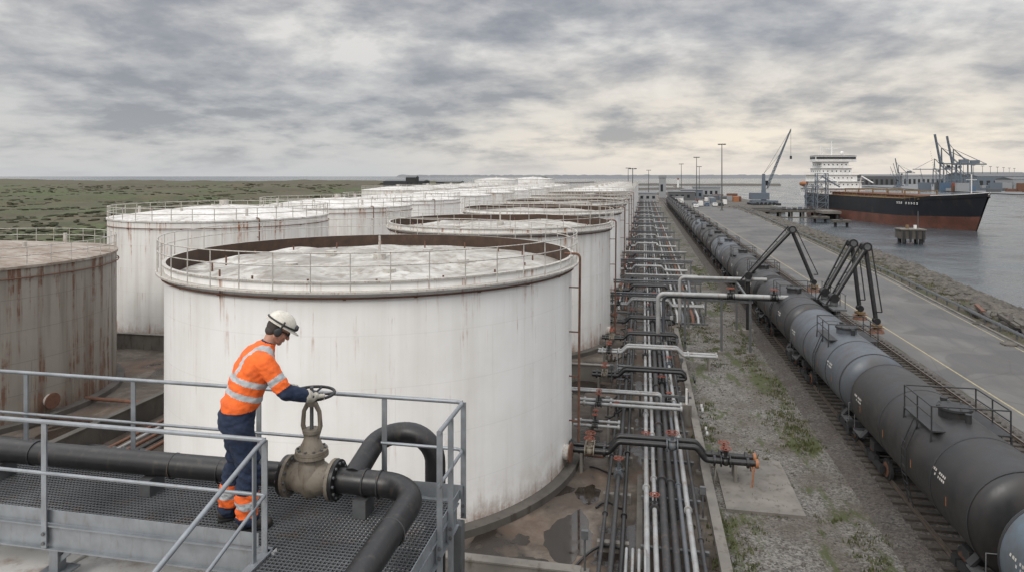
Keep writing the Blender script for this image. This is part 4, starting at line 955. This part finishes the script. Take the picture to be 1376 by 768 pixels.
def mobile_crane(x,y,hb,reach,az,mat,name='harbour_crane',s=1.0):
    b=B(); d=V((math.cos(az),math.sin(az),0)); R=Matrix.Rotation(az,3,'Z'); p=V((x,y,0))
    b.box(p+V((0,0,1.4*s)),(11*s,6*s,1.4*s),mat,R)
    for i in(-1,1):
        for j in(-1,1): b.box(p+R@V((i*5*s,j*4.4*s,0.5*s)),(2*s,2*s,1*s),DARK)
    for i in range(-2,3):
        for j in(-1,1): b.cyl(p+R@V((i*1.8*s,j*2.4*s,.7*s)),p+R@V((i*1.8*s,j*3.0*s,.7*s)),.7*s,DARK,10)
    b.box(p+R@V((-2*s,0,4.0*s)),(8*s,3.8*s,3.0*s),mat,R); b.box(p+V((0,0,8*s)),(1.8*s,1.8*s,12*s),mat,R,0.6); b.box(p+R@V((1.4*s,1.2*s,10*s)),(1.6*s,1.6*s,2.0*s),GLASS,R)
    a=p+d*1.5*s+V((0,0,8*s)); t=p+d*reach+V((0,0,hb)); u=V((0,0,0.9*s)); w=R@V((0,0.9*s,0))
    for e in(-1,1):
        for f in(-1,1): b.beam(a+u*e+w*f,t+u*e*.25+w*f*.3,.22*s,.22*s,mat)
    for k in range(14):
        q0=a.lerp(t,k/14); q1=a.lerp(t,(k+1)/14); k0=1-.7*k/14
        for f in(-1,1): b.beam(q0+u*k0+w*f*k0,q1-u*k0+w*f*k0,.13*s,.13*s,mat); b.beam(q0+u*k0*f+w*k0,q1+u*k0*f-w*k0,.13*s,.13*s,mat)
    b.beam(p+V((0,0,14*s)),t,.1*s,.1*s,DARK); b.beam(p+V((0,0,14*s)),a.lerp(t,.6),.1*s,.1*s,DARK); b.beam(t,t-V((0,0,hb*.35)),.1*s,.1*s,DARK); b.box(t-V((0,0,hb*.37)),(.8*s,.8*s,1.4*s),DARK)
    b.obj(name)
mobile_crane(53,318,34,12,math.radians(8),BLUEG,s=1.0)
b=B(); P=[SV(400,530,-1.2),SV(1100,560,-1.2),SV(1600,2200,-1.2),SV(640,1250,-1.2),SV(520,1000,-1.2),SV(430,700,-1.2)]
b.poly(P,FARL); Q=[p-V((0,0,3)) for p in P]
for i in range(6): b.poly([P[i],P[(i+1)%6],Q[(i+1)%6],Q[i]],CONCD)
b.obj('far_quay')
def sts(cx,cz,az,mat,s=1.0,up=True):
    b=B(); p=SV(cx,cz,-1); R=Matrix.Rotation(az,3,'Z')
    def q(x,y,z): return p+R@V((x*s,y*s,z*s))
    for i in(-9,9):
        for j in(-7,7): b.beam(q(i,j,0),q(i*.95,j*.8,32),1.2*s,1.2*s,mat)
        b.beam(q(i,-7,12),q(i,7,12),1*s,1*s,mat); b.beam(q(i,-6,32),q(i,6,32),1*s,1*s,mat)
    for j in(-6,6): b.beam(q(-9,j,12),q(9,j,12),1*s,1*s,mat); b.beam(q(-9,j,12),q(9,j,30),.6*s,.6*s,mat)
    for j in(-2,2):
        b.beam(q(-26,j,31),q(10,j,31),.9*s,1.6*s,mat); b.beam(q(9,j,32),q(9,j*.2,50),.8*s,.8*s,mat); b.beam(q(-8,j,32),q(9,j*.2,50),.6*s,.6*s,mat); b.beam(q(-25,j,32),q(9,0,50),.35*s,.35*s,mat)
        if up: b.beam(q(10,j,31),q(16,j,66),.9*s,1.4*s,mat); b.beam(q(9,0,50),q(15,j,58),.3*s,.3*s,mat)
        else: b.beam(q(10,j,31),q(44,j,31),.9*s,1.4*s,mat); b.beam(q(9,0,50),q(40,j,32),.3*s,.3*s,mat)
    b.box(q(-14,0,34),(9*s,6*s,4*s),mat,R); b.box(q(2,0,28),(3*s,3*s,3*s),GLASS,R)
    for k in range(8): b.beam(q(11+k*.6,-2,34+k*4),q(11+k*.6,2,36+k*4),.3*s,.3*s,mat)
    b.obj('container_crane')
sts(437,668,PSI+math.radians(165),BLUEG,0.85); sts(470,700,PSI+math.radians(165),BLUEG,0.85)
sts(575,900,PSI+math.radians(170),BLUEG,0.75,False); sts(560,960,PSI+math.radians(165),BLUEG,0.6)
for (a,c,s) in((440,765,0.55),(520,900,0.7),(455,740,0.5)):
    p=SV(a,c,-1); mobile_crane(p.x,p.y,44*s,14*s,math.radians(95+a%50),BLUEG,'harbour_crane',1.0*s)
random.seed(3)
def shed(a,c,w,d,h,mat,roof=None):
    b=B(); p=SV(a,c,-1.2); R=Matrix.Rotation(PSI,3,'Z'); b.box(p+V((0,0,h/2)),(w,d,h),mat,R)
    r=roof or GALVD
    v=[p+R@V(q) for q in((-w/2-.3,-d/2-.3,h),(w/2+.3,-d/2-.3,h),(w/2+.3,d/2+.3,h),(-w/2-.3,d/2+.3,h),(-w/2-.3,0,h+h*.22),(w/2+.3,0,h+h*.22))]
    b.add(v,[(0,1,5,4),(2,3,4,5),(1,2,5),(3,0,4)],r)
    for k in range(int(w//8)): b.box(p+R@V((-w/2+4+8*k,-d/2-.03,h*.35)),(4,.1,h*.6),DARK,R)
    b.obj('warehouse')
PALE=plainmat('pale_cladding',(0.27,0.28,0.29))
shed(560,770,70,30,14,BLUEG); shed(505,660,40,25,11,PALE); shed(640,900,90,40,16,BLUEG); shed(590,1080,60,30,14,GALVD); shed(720,1180,80,30,14,PALE)
b=B(); R=Matrix.Rotation(PSI,3,'Z')
for k in range(90):
    p=SV(random.uniform(415,600),random.uniform(590,680),-1.2); h=random.choice((2.6,5.2,7.8)); b.box(p+V((0,0,h/2)),(12,2.5,h),random.choice((RUST,BLUE,GALVD,PALE,BLUEG,REDP)),R)
b.obj('container_stack')
for k in range(9):
    a=420+k*45; p=SV(a,640+k*50,-1); b=B(); b.cyl(p,p+V((0,0,26)),.35,GALVD,6,.2); b.box(p+V((0,0,26)),(3,1,.6),GALVD); b.obj('lamp_mast')
def bw(a0,c0,a1,c1,h,w,mat,name='breakwater'):
    b=B(); p=SV(a0,c0,-2.5); q=SV(a1,c1,-2.5); d=(q-p); n=int(max(8,d.length/25)); n=min(n,200); sdv=V((-d.y,d.x,0)).normalized(); vs=[]
    for i in range(n+1):
        c=p+d*i/n; hh=h*(0.8+0.4*mn.noise(V((i*.7,h,a0*.01))))
        vs+=[c-sdv*w,c-sdv*w*.3+V((0,0,hh+.5)),c+sdv*w*.3+V((0,0,hh+.5)),c+sdv*w]
    b.add(vs,[(4*i+k,4*i+k+1,4*i+k+5,4*i+k+4) for i in range(n) for k in range(3)],mat); b.obj(name)
bw(-60,640,190,760,3.0,8,ROCK); bw(150,1100,420,1050,3.5,10,ROCK); bw(-200,900,180,1500,3.5,12,ROCK); bw(60,520,170,560,2.6,6,ROCK)
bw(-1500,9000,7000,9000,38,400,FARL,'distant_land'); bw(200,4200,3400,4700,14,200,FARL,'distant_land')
b=B(); p=SV(188,758,0); b.cyl(p,p+V((0,0,9)),1.2,WHITE,10,.8); b.cyl(p+V((0,0,9)),p+V((0,0,11)),.9,REDP,10); b.obj('harbour_beacon')
def block(x,y,w,d,h,mat,name='warehouse'):
    b=B(); b.box((x,y,h/2),(w,d,h),mat); b.add([(x-w/2-.3,y-d/2-.3,h),(x+w/2+.3,y-d/2-.3,h),(x+w/2+.3,y+d/2+.3,h),(x-w/2-.3,y+d/2+.3,h),(x-w/2-.3,y,h*1.12),(x+w/2+.3,y,h*1.12)],[(0,1,5,4),(2,3,4,5),(1,2,5),(3,0,4)],GALVD)
    for k in range(int(w//3)): b.box((x-w/2+1.5+3*k,y-d/2-.03,h*.5),(1.4,.08,h*.35),GLASS)
    b.obj(name)
block(-190,520,34,16,9,plainmat('dark_cladding',(0.03,0.033,0.037))); block(-165,560,22,12,8,DARK); block(-215,600,26,12,6,GALVD); block(-178,500,8,8,12,DARK)
block(11,410,4,4,12,PALE,'control_tower'); block(20,375,14,8,4.5,GALVD); block(2,360,9,7,4,PALE); block(27,400,12,8,5,BLUEG); block(-6,350,6,6,4,CONC); block(16,330,5,4,3,WHITE); block(38,430,16,8,6,PALE)
def vehicle(x,y,mat,L=4.6,h=1.5,van=False):
    b=B(); w=1.8
    prof=[(-L/2,.35),(-L/2,.95),(-L*.42,1.0),(-L*.36,h),(L*.12,h),(L*.26,1.0),(L/2,.85),(L/2,.35)] if not van else [(-L/2,.35),(-L/2,h),(L*.28,h),(L*.40,1.2),(L/2,1.05),(L/2,.35)]
    vs=[(x-w/2,y+p,z) for p,z in prof]+[(x+w/2,y+p,z) for p,z in prof]; n=len(prof)
    b.add(vs,[tuple(range(n)),tuple(range(2*n-1,n-1,-1))]+[(i,n+i,n+(i+1)%n,(i+1)%n) for i in range(n)],mat)
    for sx in(-1,1):
        b.box((x+sx*(w/2+.005),y-L*.1,h*.8),(.02,L*.4,h*.22),GLASS)
        for sy in(-.3,.3): b.cyl((x+sx*(w/2-.15),y+sy*L,.33),(x+sx*(w/2+.03),y+sy*L,.33),.33,DARK,14)
    b.box((x,y-L*.39,h*.78),(w*.8,.25,h*.2),GLASS); b.obj('parked_van' if van else 'parked_car')
for (x,y,m_,v_) in((24,300,WHITE,1),(27,303,BLUE,0),(30,300,WHITE,0),(33,304,DARK,0),(23,320,GALV,0),(36,318,WHITE,1),(26,345,REDP,0),(31,350,WHITE,1),(21,285,WHITE,0)): vehicle(x,y,m_,5.2 if v_ else 4.5,2.3 if v_ else 1.5,bool(v_))
b=B(); random.seed(11)
for k in range(16): b.box((random.uniform(24,52),random.uniform(325,420),1.3),(2.5,6.1,2.6),random.choice((RUST,BLUE,PALE,GALVD,ORNG,BLUEG)),Matrix.Rotation(random.choice((0,1.57)),3,'Z'))
b.obj('container_stack')
b=B(); pts=[(5,26.2),(50,28.45),(95,31.45),(190,35.25),(300,39.6)]
def gx(y):
    for (a,c),(d,e) in zip(pts,pts[1:]):
        if y<=d: return c+(e-c)*(y-a)/(d-a)
    return 39.6
y=6
while y<290: b.box((gx(y),y,.38),(.10,.12,.76),GALVD); y+=3
for z in(.52,.68,.60):
    for (a,c),(d,e) in zip(pts,pts[1:]): b.beam((c-.07-(.03 if z==.60 else 0),a,z),(e-.07-(.03 if z==.60 else 0),d,z),.03,.10,GALV)
b.obj('guard_rail')
b=B()
for (a,c),(d,e) in zip(pts,pts[1:]): b.beam((c-.6,a,.08),(e-.6,d,.08),.2,.14,CONC)
b.obj('road_kerb')
b=B(); random.seed(5)
for k in range(5200):
    y=20+280*random.random()**1.3; sh=shore(y); o=random.gauss(0,1.7)-.5; x=sh-1.3+o; r=random.uniform(.2,.7); z=-0.05-max(0,o-0.2)*0.75
    sx,sy,sz=[random.uniform(.7,1.3) for _ in range(3)]; M_=Matrix.Rotation(random.random()*6,3,'Z')
    b.add([V((x,y,z))+M_@V((v.x*r*sx*random.uniform(.8,1.2),v.y*r*sy,v.z*r*sz*.8)) for v in iv],ifc,ROCK)
b.obj('riprap_rocks')
b=B(); random.seed(9)
for k in range(34):
    y=62+random.uniform(-9,9); x=31.5+random.uniform(-1.2,1.5); a=random.gauss(1.4,.25); L=random.uniform(2,5); d=V((math.cos(a),math.sin(a),0))*L/2; z=.25+random.random()*.5
    b.beam(V((x,y,z))-d,V((x,y,z+.1))+d,.3,.25,random.choice((RUST,TIMB,TIMB,ROCK)))
b.obj('scrap_beam_pile')
b=B(); random.seed(21)
for k in range(1800):
    y=14+60*random.random()**1.4; x=random.uniform(3,9); r=random.uniform(.02,.07)
    b.add([V((x,y,.02))+V((v.x*r*1.2,v.y*r,v.z*r*.7)) for v in iv],ifc,ROCK)
b.obj('loose_stones')
b=B()
def tuft(x,y,s,n=9):
    for _ in range(n):
        a=random.random()*6.28; h=s*random.uniform(.5,1.2); ox,oy=random.gauss(0,s*.7),random.gauss(0,s*.7); w=.02+.02*random.random()
        l=V((math.cos(a),math.sin(a),0)); p=V((x+ox,y+oy,0.0)); q=V((-l.y,l.x,0))*w
        b.add([p-q,p+q,p+l*h*.35+V((0,0,h))],[(0,1,2)],GRASS)
for k in range(4200):
    y=16+85*random.random()**1.3
    if mn.noise(V((y*.15,k%4*4.0,2)))<0.02: continue
    x=(3.1,5.0,7.3,7.9)[k%4]+random.gauss(0,.45) if k%9 else random.choice((13.6,14.4))+random.gauss(0,.4); tuft(x,y,random.uniform(.06,.19),11)
for k in range(1800):
    y=30+140*random.random()**1.2; x=gx(y)+random.uniform(.5,5.0); tuft(x,y,random.uniform(.12,.35),7)
b.obj('grass')

# ---------------------------------------------------------------- sky and light
w=bpy.data.worlds.new("World"); sc.world=w; w.use_nodes=True; nt=w.node_tree
for nd in list(nt.nodes): nt.nodes.remove(nd)
class WG(G):
    def __init__(s): s.nt=nt; s._tc=None
g=WG(); out=g.n('ShaderNodeOutputWorld')
SUN_EL,SUN_ROT=math.radians(38),math.radians(205)
sky=g.n('ShaderNodeTexSky',sky_type='NISHITA'); sky.sun_disc=False; sky.sun_elevation=SUN_EL; sky.sun_rotation=SUN_ROT
b1=g.n('ShaderNodeBackground'); g.put(b1.inputs[0],sky.outputs[0]); b1.inputs[1].default_value=0.09
d=g.tc('Generated'); x,y,z=g.sep(d); zz=g.ma('MAXIMUM',z,0.0)
iz=g.ma('DIVIDE',1.0,g.ma('ADD',zz,0.22)); cb=g.n('ShaderNodeCombineXYZ'); g.put(cb.inputs[0],g.ma('MULTIPLY',x,iz)); g.put(cb.inputs[1],g.ma('MULTIPLY',y,iz)); pv=cb.outputs[0]
n1=g.noise(pv,1.6,6,0.55,0.25); n2=g.noise(pv,5.5,5,0.6,0.15); n3=g.noise(pv,0.55,2,0.5)
cl=g.ma('ADD',g.ma('ADD',g.ma('MULTIPLY',n1,0.52),g.ma('MULTIPLY',n2,0.20)),g.ma('MULTIPLY',n3,0.28))
col=g.ramp(cl,[(0.41,(0.27,0.285,0.32)),(0.465,(0.36,0.37,0.395)),(0.515,(0.50,0.50,0.505)),(0.585,(0.78,0.76,0.73))])
sx,sy=math.sin(math.radians(14)),math.cos(math.radians(14))
az=g.ma('ADD',g.ma('MULTIPLY',x,sx),g.ma('MULTIPLY',y,sy)); gl=g.mr(az,0.80,1.0,0.0,1.0)
hz=g.mr(zz,0.045,0.20,1.0,0.0)
hc_=g.mix(gl,(0.64,0.635,0.63),(0.98,0.87,0.73))
hf=g.ma('MULTIPLY',hz,g.mr(cl,0.42,0.54,0.25,1.0)); col=g.mix(hf,col,hc_)
hb_=g.mr(zz,0.0,0.045,0.85,0.0); col=g.mix(hb_,col,g.mix(gl,(0.60,0.61,0.625),(0.82,0.76,0.70)))
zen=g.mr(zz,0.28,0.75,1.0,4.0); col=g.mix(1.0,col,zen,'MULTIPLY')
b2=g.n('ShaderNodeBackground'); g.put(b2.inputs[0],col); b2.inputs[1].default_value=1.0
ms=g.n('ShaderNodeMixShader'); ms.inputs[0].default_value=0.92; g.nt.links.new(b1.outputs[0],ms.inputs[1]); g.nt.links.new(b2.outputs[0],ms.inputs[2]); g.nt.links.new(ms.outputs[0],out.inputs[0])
sl=bpy.data.lights.new('sun','SUN'); sl.energy=1.5; sl.angle=math.radians(25); sl.color=(1,0.95,0.88); so=bpy.data.objects.new('sun',sl); sc.collection.objects.link(so)
dirv=V((math.sin(SUN_ROT)*math.cos(SUN_EL),math.cos(SUN_ROT)*math.cos(SUN_EL),math.sin(SUN_EL))); so.rotation_euler=dirv.to_track_quat('Z','Y').to_euler()
# ---------------------------------------------------------------- camera
cd=bpy.data.cameras.new('camera'); cam=bpy.data.objects.new('camera',cd); sc.collection.objects.link(cam); cam.location=(0,0,13)
cd.sensor_width=36; cd.lens=900/1376*36; cd.shift_y=-147/1376; cam.rotation_euler=(math.radians(90),0,PSI); cd.clip_start=0.05; cd.clip_end=60000
sc.camera=cam
sc.view_settings.view_transform='Standard'; sc.view_settings.look='None'; sc.view_settings.exposure=0; sc.view_settings.gamma=1
